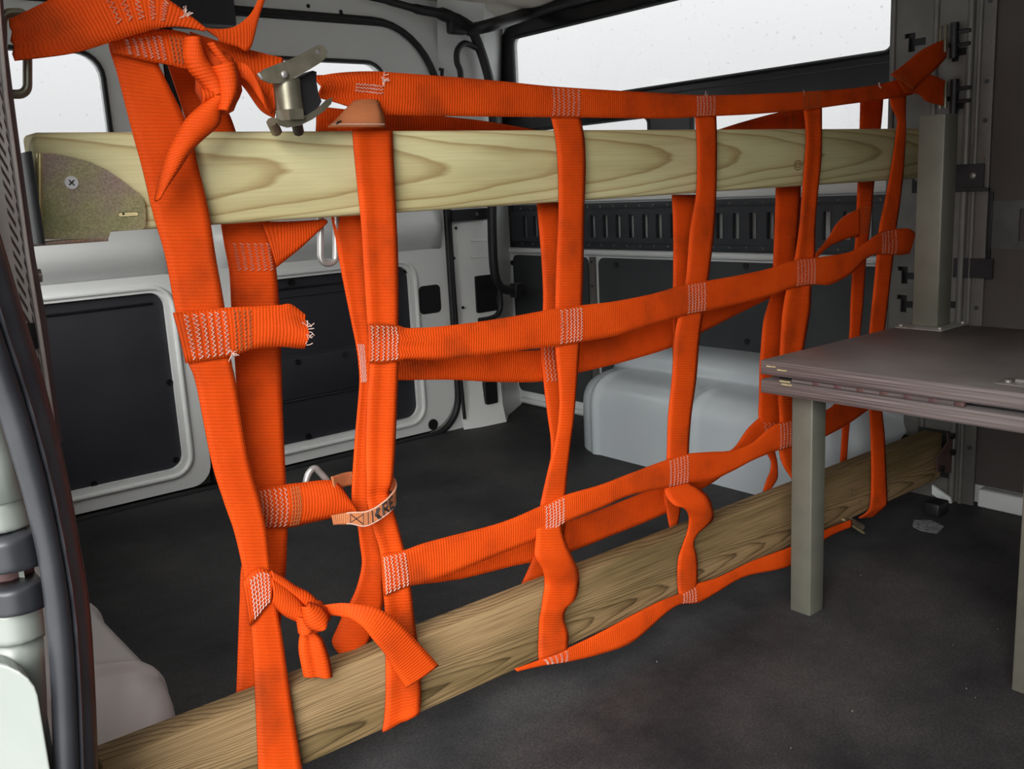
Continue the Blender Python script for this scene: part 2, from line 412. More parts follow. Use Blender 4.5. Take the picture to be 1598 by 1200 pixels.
# ================================================================ the setting
XW = 1.93                       # inside of the far side wall
YR = 2.25                       # inside of the rear doors
CEIL = 1.235
box('ground', -14, 16, -14, 16, -0.72, -0.70, 'concrete'); tag(bpy.data.objects['ground'], kind='structure')
tag(box('floor', 0.02, XW + 0.06, -0.78, YR + 0.165, -0.04, 0.0, 'rubber'), kind='structure')
fl = bpy.data.objects['floor']
# far side wall with its window openings
wall = tag(thing('wall_far', (XW, 0.8, 0)), kind='structure')
UP = rrect(1.094, 2.322, 0.924, 1.128, 0.022)
LA = rrect(1.775, 2.300, 0.700, 0.856, 0.02)
LB = rrect(1.094, 1.630, 0.700, 0.856, 0.02)
yz = lambda x: (lambda a, b: Vector((x, a, b)))
plate('panel', [[(-0.8, 0), (2.50, 0), (2.50, CEIL), (-0.8, CEIL)], UP, LA, LB], yz(XW), (0.010, 0, 0), 'paint', wall)
plate('header', [[(-0.8, CEIL), (2.50, CEIL), (2.50, CEIL + .06), (-0.8, CEIL + .06)]], yz(XW), (0.05, 0, 0), 'paint', wall)
win = tag(thing('window_1', (XW, 1.7, 0.69)), kind='structure')
plate('window_frame', [rrect(1.046, 2.405, 0.672, 1.172, 0.07, rs=(.03, .03, .12, .03)), UP, LA, LB], yz(XW - 0.012), (0.012, 0, 0), 'gloss_black', win)
for lp in (UP, LA, LB): plate('pane', [lp], yz(XW + 0.001), (0.004, 0, 0), 'glass', win)
for lp in (UP, LA, LB):
    tube('gasket', [yz(XW - 0.010)(*p) for p in lp], 0.006, 'black', win, n=6, closed=True)
tube('drip_line', [(XW - .014, 1.10, .905), (XW - .014, 2.2, .905)], 0.0018, 'etrack', win, n=6)
# lower wall boards of the far wall
bx = XW - 0.008
def wboard(y0, y1, z0, z1, r=0.02): return plate('wall_board', [rrect(y0, y1, z0, z1, r)], yz(bx), (0.007, 0, 0), 'board_grey', wall)
wboard(2.03, 2.372, 0.045, 0.482); wboard(1.11, 1.985, 0.03, 0.482)
for (px, py) in ((800, 410), (813, 632), (961, 413), (1164, 415), (1166, 533)):
    p = atX(px, py, bx); plate('board_plug', [circ(p.y, p.z, 0.008)], yz(bx - 0.003), (0.004, 0, 0), 'black', wall)
box('board_seam', bx - 0.004, bx + .004, 1.998, 2.018, 0.05, 0.484, 'column', wall)
for z in (0.47, 0.40, .33, .26): plate('seam_screw', [circ(2.008, z, 0.004, 8)], yz(bx - 0.0065), (0.003, 0, 0), 'etrack', wall)
tube('panel_trim', [(XW - .004, 2.40, 0.497), (XW - .004, 1.08, 0.497)], 0.010, 'paint', wall, n=8)
tube('sill_trim', [(XW - .004, 2.42, 0.012), (XW - .004, 1.80, 0.012)], 0.010, 'paint', wall, n=8)
box('window_sill', XW - 0.016, XW, 1.03, 2.40, 0.640, 0.668, 'paint', wall, 0.004)
# brown partition panel to the right of the column
brown = tag(box('trim_1', XW - 0.022, XW - 0.001, -0.75, 0.905, 0.045, CEIL - .01, 'brown_wall'), kind='structure')
tag(box('baseboard_far', XW - 0.030, XW - .001, -0.75, 0.872, 0.0, 0.038, 'paint', None, 0.004), kind='structure')
# perforated logistics column
colm = tag(thing('trim_2', (XW - .02, 0.97, 0)), kind='structure')
cx = XW - 0.028
slots = []
def keyhole(yc, zc):             # stepped slots punched in the column
    return [(yc - .018, zc + .010), (yc + .004, zc + .010), (yc + .004, zc + .022), (yc + .026, zc + .022), (yc + .026, zc + .013), (yc + .018, zc + .013), (yc + .018, zc - .014),
            (yc + .004, zc - .014), (yc + .004, zc - .004), (yc - .018, zc - .004)]
for zc in (0.115, 0.335, 0.405, 0.465, 0.86, 0.93):
    slots.append(keyhole(1.035, zc))
for zc in (0.20, 0.345, 0.41, 0.80, 0.90):
    slots.append(keyhole(0.945, zc))
plate('column_face', [[(0.895, 0), (1.085, 0), (1.085, CEIL - .01), (0.895, CEIL - .01)]] + slots, yz(cx), (0.004, 0, 0), 'column', colm)
box('column_core', cx + .012, XW - .001, 0.90, 1.08, 0, CEIL - .012, 'black', colm)
for y in (1.086, 0.996): tube('column_rib', [(cx + .001, y, 0.02), (cx + .001, y, CEIL - .02)], 0.007, 'column', colm, n=8)
rail = tag(thing('trim_3', (XW - .03, 0.90, 0)), kind='structure')
tube('rail_bead', [(cx - .002, 0.926, 0), (cx - .002, 0.926, CEIL - .012)], 0.0075, 'column', rail, n=8)
tube('rail_bead', [(cx - .002, 0.908, 0), (cx - .002, 0.908, CEIL - .012)], 0.0045, 'column', rail, n=8)
box('rail_strip', cx - .002, cx + .004, 0.880, 0.906, 0, CEIL - .012, 'column', rail, 0.001)
for k in range(16):
    z = 0.05 + k * 0.072
    if 0.5 < z < 0.66: continue
    plate('rail_rivet', [circ(0.892, z, 0.0042, 10)], yz(cx - .004), (0.003, 0, 0), 'etrack' if k % 3 else 'column', rail)
# headliner, roof rail, bulkhead and near side
def roof():
    bm = bmesh.new(); nx, ny = 14, 30; g = []
    for i in range(nx + 1):
        x = -0.05 + (XW + .15) * i / nx
        t = (x - 1.0) / 1.0
        row = []
        for j in range(ny + 1):
            y = -0.85 + 3.30 * j / ny; q = min(1, max(0, (y - 1.75) / .5)); q = q * q * (3 - 2 * q)
            row.append(bm.verts.new((x, y, CEIL + .025 * (1 - t * t) - .055 * q)))
        g.append(row)
    for i in range(nx):
        for j in range(ny): bm.faces.new((g[i][j], g[i + 1][j], g[i + 1][j + 1], g[i][j + 1]))
    r = bmesh.ops.extrude_face_region(bm, geom=bm.faces[:])
    bmesh.ops.translate(bm, verts=[q for q in r['geom'] if isinstance(q, bmesh.types.BMVert)], vec=(0, 0, .05))
    return autosmooth(finish('ceiling', bm, 'headliner'))
tag(roof(), kind='structure')
rt = tag(thing('trim_4', (XW - .03, 1.5, 1.17)), kind='structure')
tube('roof_rail', [(XW - .010, 2.40, 1.196), (XW - .012, 2.1, 1.208), (XW - .014, 1.7, 1.212), (XW - .014, 1.2, 1.212), (XW - .014, -.7, 1.212)], 0.019, 'black', rt, n=8, sub=3)
tag(box('wall_front', 0.1, XW + .05, -0.82, -0.78, 0, CEIL + .06, 'brown_wall'), kind='structure')
near = tag(thing('wall_near', (0.14, 1.6, 0)), kind='structure')
ADDED_WIN = rrect(1.06, 2.16, 0.56, 0.93, 0.05)  # unseen side window, added and sized to light the rear of the van
plate('panel', [[(0.985, 0), (2.30, 0), (2.30, CEIL + .05), (0.985, CEIL + .05)], ADDED_WIN], yz(0.10), (0.05, 0, 0), 'paint', near)
plate('pane', [ADDED_WIN], yz(0.12), (0.004, 0, 0), 'glass_clear', near)
plate('door_header', [[(-0.82, 1.21), (0.985, 1.21), (0.985, CEIL + .05), (-0.82, CEIL + .05)]], yz(0.10), (0.05, 0, 0), 'paint', near)
plate('added_side_panel', [[(-0.82, 0), (-0.32, 0), (-0.32, 1.21), (-0.82, 1.21)]], yz(0.10), (0.05, 0, 0), 'brown_wall', near)  # unseen closed panel, added to shade the right side of the interior
# ---------------------------------------------------------------- rear end
xz = lambda y: (lambda a, b: Vector((a, y, b)))
rear = tag(thing('wall_rear', (0.9, YR, 0)), kind='structure')
OPEN = rrect(0.165, 1.592, -0.001, 1.135, 0.20, n=10, rs=(0.10, 0.10, 0.20, 0.20))
plate('door_surround', [[(0.10, -0.06), (1.76, -0.06), (1.76, CEIL + .05), (0.10, CEIL + .05)], OPEN], xz(YR + .004), (0, 0.03, 0), 'paint', rear)
tube('weatherstrip', [xz(YR + .002)(*p) for p in OPEN], 0.0095, 'black', rear, n=8, closed=True)
for (px, py) in ((482, 9), (533, 18), (534, 22), (693, 41), (717, 53), (688, 108)):
    p = atY(px, py, YR); plate('body_hole', [circ(p.x, p.z, 0.005, 10)], xz(YR + .0025), (0, 0.002, 0), 'black', rear)
box('header_block', 0.83, 0.985, 2.17, YR + .003, 1.083, CEIL + .04, 'tray', rear, 0.006)
plate('corner_skin', [[(1.70, -0.08), (2.0, -0.08), (2.0, CEIL + .08), (1.70, CEIL + .08)]], xz(YR + .19), (0, .012, 0), 'paint_body_dimmed', rear)
plate('outer_skin', [[(0.06, -0.08), (1.762, -0.08), (1.762, CEIL + .08), (0.06, CEIL + .08)], rrect(0.205, .735, .70, 1.06, .06), rrect(.910, 1.465, .70, 1.065, .06)], xz(YR + .05), (0, .012, 0), 'paint_body_dimmed', rear)
def rear_door(name, x0, x1, pan, winr, corner):
    d = tag(thing(name, ((x0 + x1) / 2, YR, 0.02)), kind='structure')
    outer = rrect(x0, x1, 0.012, 1.122, 0.1, n=8, rs=corner)
    hole = rrect(*pan, 0.035); w = rrect(*winr, 0.055)
    plate('door_skin', [outer, hole, w], xz(YR + .008), (0, 0.03, 0), 'paint', d)
    plate('pane', [w], xz(YR + .010), (0, 0.004, 0), 'glass', d)
    tube('window_gasket', [xz(YR + .006)(*p) for p in w], 0.006, 'black', d, n=6, closed=True)
    big = rrect(pan[0] - .018, pan[1] + .018, pan[2] - .018, pan[3] + .012, 0.05)
    tube('panel_rim', [xz(YR + .0065)(*p) for p in big], 0.006, 'paint', d, n=8, closed=True)
    t = plate('door_tray', [rrect(*pan, 0.035)], xz(YR + .022), (0, 0.006, 0), 'tray', d)
    tube('tray_bead', [(pan[0] + .03, YR + .021, pan[3] - .028), (pan[1] - .025, YR + .021, pan[3] - .026)], 0.0035, 'gloss_black', t, n=6)
    # ledge under the window, a pressed shelf with rounded edges
    bm = bmesh.new(); prof = [(0.000, 0.700), (-0.012, 0.690), (-0.020, 0.668), (-0.026, 0.640), (-0.040, 0.622), (-0.046, 0.600), (-0.040, 0.578), (-0.022, 0.556), (-0.006, 0.540), (0.004, 0.530)]
    for (a, b) in ((x0 + .02, x1 - .015),):
        A = []
        for i in range(15):
            s = i / 14; x = a + (b - a) * s; k = min(1, (s + .02) * 9, (1.02 - s) * 9); k = math.sin(k * math.pi / 2)
            A.append([bm.verts.new((x, YR + .008 + q[0] * k, q[1])) for q in prof])
        for i in range(14):
            for j in range(len(prof) - 1): bm.faces.new((A[i][j], A[i + 1][j], A[i + 1][j + 1], A[i][j + 1]))
    r = bmesh.ops.extrude_face_region(bm, geom=bm.faces[:])
    bmesh.ops.translate(bm, verts=[q for q in r['geom'] if isinstance(q, bmesh.types.BMVert)], vec=(0, 0.004, 0))
    finish('door_ledge', bm, 'paint', d, smooth=True)
    return d, t
d1, t1 = rear_door('door_1', 0.172, 0.836, (0.30, 0.773, 0.066, 0.494), (0.235, 0.700, 0.730, 1.026), (.05, .05, .03, .16))
for (px, py) in ((265, 597), (275, 718), (147, 756)):
    p = atY(px, py, YR + .02); plate('tray_clip', [circ(p.x, p.z, 0.008)], xz(YR + .018), (0, .005, 0), 'gloss_black', t1)
d2, t2 = rear_door('door_2', 0.868, 1.585, (0.965, 1.457, 0.062, 0.494), (0.945, 1.425, 0.730, 1.030), (.03, .10, .16, .03))
for z, h in ((0.446, .0025), (0.29, .0035), (0.175, .0025)):
    box('tray_step', 0.99, 1.435, YR + .0175, YR + .024, z - h, z + h, 'tray', t2, 0.0012)
box('tray_step', 0.99, 1.435, YR + .0165, YR + .024, 0.178, 0.288, 'tray', t2, 0.003)
for (px, py) in ((454, 441), (538, 553), (464, 565), (481, 681), (634, 422), (652, 643), (612, 655)):
    p = atY(px, py, YR + .02); plate('tray_clip', [circ(p.x, p.z, 0.008)], xz(YR + .014), (0, .009, 0), 'gloss_black', t2)
plate('latch_recess', [rrect(1.483, 1.556, 0.352, 0.432, 0.014)], xz(YR + .0065), (0, .004, 0), 'black', d2)
plate('drain_plug', [circ(1.50, 0.030, 0.016)], xz(YR + .004), (0, .006, 0), 'black', d2)
tag(box('trim_5', 0.840, 0.864, YR + .006, YR + .03, 0.012, 1.12, 'black'), kind='structure')
# rear corner pillar on the far side
pil = tag(thing('trim_6', (1.70, 2.27, 0)), kind='structure')
def pillar():
    bm = bmesh.new(); plan = [(1.600, 2.262), (1.650, 2.246), (1.742, 2.238), (1.756, 2.252), (1.80, 2.30), (1.935, 2.395)]
    lv = [(0, 0.03), (0.05, 0.008), (0.12, 0), (1.0, 0.0), (CEIL + .02, 0.04)]
    g = [[bm.verts.new((x - k * .3 + (0.00), y - k, z)) for (x, y) in plan] for (z, k) in lv]
    for i in range(len(lv) - 1):
        for j in range(len(plan) - 1): bm.faces.new((g[i][j], g[i][j + 1], g[i + 1][j + 1], g[i + 1][j]))
    return autosmooth(finish('pillar_skin', bm, 'paint', pil), 25)
pillar()
def onp(px, py, dy=0.0):          # a point on the corner pillar's middle face
    p = atY(px, py, 2.236 - dy); return p
def pbox(name, x0, y0, x1, y1, mat, th=0.006, r=0.006):
    a = atY(x0, y0, 2.243); b = atY(x1, y1, 2.243)
    return plate(name, [rrect(a.x, b.x, b.z, a.z, r)], xz(2.243 - th), (0, th, 0), mat, pil)
pbox('pillar_opening', 740, 431, 775, 484, 'black', 0.005)
pbox('pillar_bracket', 700, 328, 756, 342, 'black', 0.018, 0.004)
qa = atY(757, 596, 2.229); qb = atY(777, 628, 2.229)
plate('pillar_opening', [rrect(qa.x, qb.x, qb.z, qa.z, .006)], xz(2.228), (0, .018, 0), 'black', pil)
for (px, py) in ((711, 356), (708, 403), (722, 480)):
    p = atY(px, py, 2.243); plate('pillar_hole', [circ(p.x, p.z, 0.0045, 8)], xz(2.240), (0, .003, 0), 'black', pil)
plate('pillar_screw', [circ(onp(740, 334).x, onp(740, 334).z, 0.005, 8)], xz(2.222), (0, .004, 0), 'column', pil)
for py in (376, 402): 
    a = onp(737, py); b = onp(762, py - 1); tube('pillar_crease', [(a.x, 2.241, a.z), (b.x, 2.241, b.z)], 0.0018, 'paint', pil, n=6)
tube('door_stop', [(1.60, YR - .012, 0.03), (1.594, YR - .010, 0.3), (1.594, YR - .010, 0.9), (1.60, YR - .01, 1.02)], 0.0055, 'black', pil, n=6, sub=4)
# wiring loom and hoses in the far rear corner
loom = thing('wiring_loom', (1.76, 2.2, 0.4), 'black corrugated wiring loom running down the corner beside the rear door', 'cable')
def lp(pts, y=2.20): return [atY(px, py, y) for (px, py) in pts]
tube('conduit', lp([(735, 44), (745, 66), (757, 100), (766, 140), (770, 200), (768, 300), (768, 360), (771, 420), (779, 446), (795, 453), (812, 453)]), 0.0135, 'black', loom, n=8, sub=5)
tube('conduit', lp([(779, 452), (781, 475), (777, 490), (765, 497), (748, 500)]), 0.008, 'black', loom, n=8, sub=5)
tube('conduit', lp([(752, 80), (738, 72), (724, 68), (714, 78), (713, 96), (718, 110), (719, 124)]), 0.0085, 'black', loom, n=8, sub=5)
tube('conduit', lp([(560, -8), (610, 3), (650, 14), (690, 22), (712, 32), (735, 46)]), [0.008] * 5 + [0.010] * 5 + [0.013] * 5 + [.018] * 5 + [.02] * 6, 'black', loom, n=8, sub=5)
box('loom_clip', 1.60, 1.66, 2.185, 2.215, 1.105, 1.150, 'black', loom, 0.008)
box('loom_collar', atY(800, 453, 2.2).x, atY(814, 453, 2.2).x, 2.185, 2.215, atY(805, 464, 2.2).z, atY(805, 442, 2.2).z, 'black', loom, 0.003)
tube('conduit', [atY(735, 46, 2.2), atY(770, 38, 2.1), Vector((XW - .03, 2.2, 1.18)), Vector((XW - .03, 1.9, 1.185))], 0.017, 'black', loom, n=8, sub=5)

# ---------------------------------------------------------------- wheel arches
def arch(name, x_in, x_out, y0, y1, h, mat, side, label_kind='structure', rn=0.10):
    # profile (depth, height) swept along the van, rounded in plan at both ends
    prof = [(0.0, 0.0), (0.0, 0.30), (0.0, 0.52), (0.006, 0.61), (0.022, 0.695), (0.05, 0.75), (0.09, 0.78), (0.130, 0.79), (0.136, 0.80), (0.140, 0.86), (0.150, 0.935), (0.175, 0.985), (0.22, 1.0), (0.40, 1.0)]
    w = abs(x_out - x_in); bm = bmesh.new(); N = 80; g = []
    for i in range(N + 1):
        s = i / N; y = y0 + (y1 - y0) * s
        e = min(s, 1 - s) * (y1 - y0)
        k = 0.0 if e >= rn * 1.6 else 1 - math.sqrt(max(0, 1 - (1 - e / (rn * 1.6)) ** 2))
        ridge = -0.007 if i in (14, 15, 36, 37, 66, 67) else 0
        row = []
        for (d, z) in prof:
            dd = min(d, w) + k * (w * .75) * (1 - d / .42) + (ridge if 0 <= d < .13 else 0)
            zz = z * h * (1 - 0.35 * k) - (ridge * .8 if .02 < d < .13 else 0)
            row.append(bm.verts.new((x_in + side * min(dd, w), y, zz)))
        g.append(row)
    for i in range(N):
        for j in range(len(prof) - 1): bm.faces.new((g[i][j], g[i + 1][j], g[i + 1][j + 1], g[i][j + 1]))
    o = finish(name, bm, mat, None, smooth=True)
    o.modifiers.new('round', 'SUBSURF').levels = 1; o.modifiers['round'].render_levels = 1
    return tag(o, kind='structure')
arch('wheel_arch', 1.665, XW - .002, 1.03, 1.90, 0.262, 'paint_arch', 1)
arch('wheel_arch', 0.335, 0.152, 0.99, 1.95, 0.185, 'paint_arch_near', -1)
# ---------------------------------------------------------------- near door pillar with its rubber seal
jamb = tag(thing('trim_7', (0.12, 0.85, 0)), kind='structure')
YS = 0.82
redge = [(-40, 250), (-18, 310), (0, 365), (40, 500), (70, 600), (105, 740), (125, 850), (140, 940), (148, 1050), (154, 1200), (156, 1320)]
ledge = [(-75, 440), (-48, 530), (-22, 600), (0, 662), (40, 800), (62, 910), (75, 1050), (80, 1200), (83, 1320)]
R3 = smooth_path([atY(x, y, YS) for x, y in redge], 5); L3 = smooth_path([atY(x, y, YS) for x, y in ledge], 6)
def zx(path, z):
    for a, b in zip(path, path[1:]):
        if (a.z - z) * (b.z - z) <= 0 and a.z != b.z:
            t = (z - a.z) / (b.z - a.z); return a.x + (b.x - a.x) * t
    return path[0].x if z > path[0].z else path[-1].x
seal = tag(thing('door_seal', (0.16, YS, 0.1), 'black rubber door seal running down the white door pillar', 'seal'))
def seal_mesh():
    zs = [0.10 + k * 0.0125 for k in range(72)]
    bmb = bmesh.new(); bulb = []; rad = []
    flap = []
    for z in zs:
        r = zx(R3, min(z, .72)); l = zx(L3, min(z, .60)); 
        if z > .60: l = r - (zx(R3, .60) - zx(L3, .60))
        w = r - l
        bulb.append(Vector((l + w * .27, YS - .006, z))); rad.append(w * .27)
        flap.append((l + w * .50, r, z, w))
    add_tube(bmb, bulb, rad, 14)
    o = finish('seal_bulb', bmb, 'seal', seal); autosmooth(o, 60)
    bm = bmesh.new(); G = []
    for i, (a, b, z, w) in enumerate(flap):
        wob = 0.0009 * math.sin(i * 2.1) if z > .33 else 0
        G.append([bm.verts.new(p) for p in ((a, YS + .004, z), (a + w * .04, YS - .008 + wob, z), (a + w * .10, YS - .011 + wob, z), (a + w * .16, YS - .008, z), (a + w * .3, YS - .0055, z), (b - .002, YS + .0, z), (b, YS + .003, z), (b - .001, YS + .012, z), (a, YS + .012, z))])
    for i in range(len(G) - 1):
        for j in range(9): bm.faces.new((G[i][j], G[i][(j + 1) % 9], G[i + 1][(j + 1) % 9], G[i + 1][j]))
    bm.faces.new(G[0]); bm.faces.new(G[-1][::-1])
    autosmooth(finish('seal_flap', bm, 'seal', seal), 60)
    tube('pinch_edge', [Vector((b + .001, YS + .008, z)) for (a, b, z, w) in flap], 0.0009, 'maroon', seal, n=6)
seal_mesh()
# painted door jamb: recessed pressings beside the seal, sliding door track across it
def jamb_strip(name, z0, z1, ydepth, mat, x0=-0.02, bulge=0.0, n=14):
    bm = bmesh.new(); G = []
    for k in range(n + 1):
        z = z0 + (z1 - z0) * k / n; l = zx(L3, min(z, .60)) + .004
        e = min(k, n - k) / n; rnd = bulge * (1 - min(1, e * 6)) ** 2
        xs = [x0, l - .030, l - .020, l - .012, l]
        ys = [ydepth + rnd, ydepth + rnd, ydepth + .006 + rnd, ydepth + .018, ydepth + .022]
        G.append([bm.verts.new((x, y + max(0, l - .012 - x), z)) for x, y in zip(xs, ys)])
    for i in range(n):
        for j in range(4): bm.faces.new((G[i][j], G[i][j + 1], G[i + 1][j + 1], G[i + 1][j]))
    r = bmesh.ops.extrude_face_region(bm, geom=bm.faces[:])
    bmesh.ops.translate(bm, verts=[q for q in r['geom'] if isinstance(q, bmesh.types.BMVert)], vec=(0, 0.03, 0))
    return finish(name, bm, mat, jamb, smooth=True)
zr = lambda py: atY(25, py, YS).z
jamb_strip('jamb_panel', zr(786), 0.92, YS - .010, 'paint_body_dimmed', bulge=.004)
jamb_strip('jamb_panel', zr(836), zr(788), YS - .004, 'paint_body_dimmed', bulge=.003)
jamb_strip('track_cover', zr(893), zr(838), YS - .020, 'seal', bulge=.005)
jamb_strip('track_slot', zr(922), zr(893), YS + .012, 'maroon')
jamb_strip('track_lip', zr(966), zr(922), YS - .014, 'seal', bulge=.004)
jamb_strip('jamb_panel', zr(1020), zr(966), YS - .003, 'paint_body_dimmed', bulge=.003)
jamb_strip('jamb_panel', -0.02, zr(1020), YS + .004, 'paint_body_dimmed')
PK = [(x, z) for x, z in rrect(-0.02, zx(L3, .25) - .006, 0.0, zr(1024), .004, 6, rs=(.004, .03, .03, .004))]
xl = zx(L3, .25)
pk = plate('jamb_pocket', [PK], lambda x, z: Vector((x, YS - .022 + (xl - .006 - x), z)), (0, .03, 0), 'paint_body_dimmed', jamb)
bv = pk.modifiers.new('edge', 'BEVEL'); bv.width = .006; bv.segments = 4; bv.limit_method = 'ANGLE'
plate('jamb_core', [[(.146, .846), (.02, .974), (-.02, 1.02), (.02, 1.03), (.146, .945)]], lambda a, b: Vector((a, b, -.02)), (0, 0, CEIL + .02), 'paint_body_dimmed', jamb)
plate('body_side', [[(.98, -.6), (2.42, -.6), (2.42, CEIL + .06), (.98, CEIL + .06)], rrect(1.04, 2.18, 0.54, 0.95, .05)], yz(-0.03), (.012, 0, 0), 'paint_body_dimmed', jamb)  # second outline is cut to let light reach the added near window
# galvanised anchor strip up the pillar
strip = thing('anchor_rail', (0.17, 0.95, 0.4), 'galvanised perforated anchor rail standing on the near door pillar', 'rail')
EDGE = [(-8, -60), (2, 60), (10, 150), (28, 280), (44, 400), (60, 500), (72, 580), (86, 680)]
MAR = [(0, -60), (10, 60), (21, 150), (38, 280), (55, 400), (73, 500), (84, 590), (98, 690)]
e3 = [atY(x, y, .948) for x, y in EDGE]; m3 = [atY(x, y, .962) for x, y in MAR]
plate('rail_face', [[(p.x, p.z) for p in e3] + [(.118, e3[-1].z), (.118, e3[0].z)]], xz(0.948), (0, 0.005, 0), 'galv', strip)
for k in range(24):
    py = 120 + k * 22
    ex = 10 + (py - 150) * .142
    P = [atY(ex - 20 + dx, py + dy, .946) for dx, dy in ((-6, -16), (8, 8), (9, 16), (-4, -6))]
    plate('rail_tread', [[(p.x, p.z) for p in P]], xz(0.9465), (0, .003, 0), 'maroon', strip)
    P = [atY(ex - 6 + dx, py + 8 + dy, .946) for dx, dy in ((-2, -12), (2, 4), (2, 9), (-2, -4))]
    plate('rail_tread', [[(p.x, p.z) for p in P]], xz(0.9465), (0, .003, 0), 'maroon', strip)
tube('rail_edge', [p + Vector((-.001, -.001, 0)) for p in e3], 0.0024, 'galv', strip, n=6)
plate('rail_back', [[(p.x, p.z) for p in m3] + [(.15, m3[-1].z), (.15, m3[0].z)]], xz(0.962), (0, 0.02, 0), 'maroon', strip)
box('rail_plug', atY(40, 530, .945).x, atY(58, 530, .945).x, 0.943, 0.955, atY(50, 545, .95).z, atY(50, 503, .95).z, 'black', strip, 0.001)
b = atY(60, 430, 0.985); tube('rail_bolt', [b + Vector((-.02, 0, 0)), b + Vector((.002, 0, 0))], 0.007, 'steel', strip, n=6)
ring = lambda x0, x1, y0, y1, r, Y: [atY(x, y, Y) for x, y in rrect(x0, x1, y0, y1, r, 5)]
hk = tag(tube('anchor_ring', ring(4, 43, 20, 147, 14, 0.992), 0.0042, 'buckle', None, closed=True), 'brass-coloured flat wire ring through which the top left strap end is threaded', 'ring')

# ---------------------------------------------------------------- planks and brackets
def plank(name, x0, x1, y0, y1, z0, z1, mat, label, bev=0.006):
    bm = bmesh.new(); add_box(bm, x0, x1, y0, y1, z0, z1, bev, 3)
    return autosmooth(tag(finish(name, bm, mat), label, 'plank'), 60)
up = plank('wooden_plank', 0.238, 1.868, 1.0, 1.040, 0.6675, 0.7640, 'pine_new', 'pale greenish pine plank spanning the van at the top of the orange net')
def knots(parent, spots, Y, mat):
    for (px, py, r) in spots:
        p = atY(px, py, Y)
        for k, rr in enumerate((r, r * .55)):
            tube('knot_mark', [(p.x + rr * 1.1 * math.cos(a * math.pi / 6), Y - .0002, p.z + rr * .8 * math.sin(a * math.pi / 6)) for a in range(12)], 0.0008, mat, parent, n=5, closed=True)
base_mat('knot_brown', (0.13, 0.085, 0.03), 0.8)
base_mat('knot_light', (0.33, 0.24, 0.10), 0.8)
knots(up, [(1245, 258, .010)], 1.0, 'knot_brown')
lo = plank('wooden_plank', 0.200, 1.860, 0.930, 0.968, 0.058, 0.156, 'pine_old', 'weathered brown plank lying low across the van under the orange net', 0.003)
knots(lo, [(1330, 768, .007), (1342, 784, .004), (1080, 905, .006)], .93, 'knot_brown')
def bracket(name, poly, holes, Y, label, mat='zinc'):
    pts = [[(atY(x, y, Y).x, atY(x, y, Y).z) for x, y in poly]] + holes
    return pts
br = thing('corner_bracket', (0.27, 0.995, 0.66), 'gold passivated steel bracket screwed to the left end of the upper plank', 'bracket')
Y0 = 0.9965
poly = [(62, 240), (80, 240), (110, 245), (140, 253), (165, 265), (187, 280), (205, 294), (219, 305), (224, 316), (226, 330), (226, 350), (222, 357), (214, 359), (172, 360), (168, 371), (120, 373), (62, 374)]
s0 = atY(183, 339, Y0); s1 = atY(215, 330, Y0)
P2 = [(atY(x, y, Y0).x, atY(x, y, Y0).z) for x, y in poly]
plate('bracket_face', [P2, rrect(s0.x, s1.x, s0.z, s1.z, (s1.z - s0.z) * .49, 5)], xz(Y0 - .003), (0, 0.003, 0), 'zinc', br)
zb = atY(120, 374, Y0).z
box('bracket_flange', 0.2225, 0.2255, 0.955, 1.03, zb - .001, atY(50, 240, Y0).z, 'black', br)
box('bracket_base', 0.224, atY(168, 372, Y0).x, 0.9935, 1.04, zb - .0035, zb + .0005, 'zinc', br, 0.001)
tube('bracket_fold', [atY(62, 240, Y0 - .001), atY(62, 350, Y0 - .001), atY(60, 356, Y0 - .001), atY(50, 358, Y0 - .001)], 0.0028, 'gold', br, n=8, sub=4)
c = atY(111, 285, Y0 - .003)
scr = plate('screw', [circ(c.x, c.z, 0.0062, 18)], xz(Y0 - .0048), (0, .002, 0), 'screw_zinc', br)
for a in (40, 130):
    ca, sa = math.cos(math.radians(a)) * .0034, math.sin(math.radians(a)) * .0034
    tube('screw_slot', [(c.x - ca, Y0 - .0049, c.z - sa), (c.x + ca, Y0 - .0049, c.z + sa)], 0.0007, 'black', scr, n=5)
plate('slot_lit_wood', [rrect(s0.x + .0006, s1.x - .0006, s0.z + .0006, s1.z - .0006, (s1.z - s0.z) * .4, 5)], xz(Y0 - .0026), (0, .003, 0), 'slot_wood_lit', br)  # added pale plate: lit plank wood showing through the slot
c2 = atY(191, 334, Y0); tube('nail', [(c2.x, Y0 - .0032, c2.z), (c2.x, Y0 + .003, c2.z)], 0.0012, 'black', br, n=6)
br2 = thing('corner_bracket', (1.87, .93, .1), 'dark brown steel bracket holding the right end of the lower plank to the perforated column', 'bracket')
P3 = [(atY(x, y, .926).x, atY(x, y, .926).z) for x, y in ((1478, 676), (1490, 676), (1496, 690), (1500, 712), (1497, 732), (1482, 738), (1462, 736), (1460, 715), (1478, 690))]
P3 = [(min(x, 1.896), z) for x, z in P3]
plate('bracket_face', [P3], xz(.924), (0, .003, 0), 'maroon', br2)
box('bracket_flange', 1.894, 1.898, .925, 1.0, .05, .15, 'black', br2)
for (px, py) in ((1484, 680), (1497, 700), (1468, 731)):
    q = atY(px, py, .924); tube('bolt', [(min(q.x, 1.888), .917, q.z), (min(q.x, 1.888), .926, q.z)], .0065, 'black', br2, n=6)

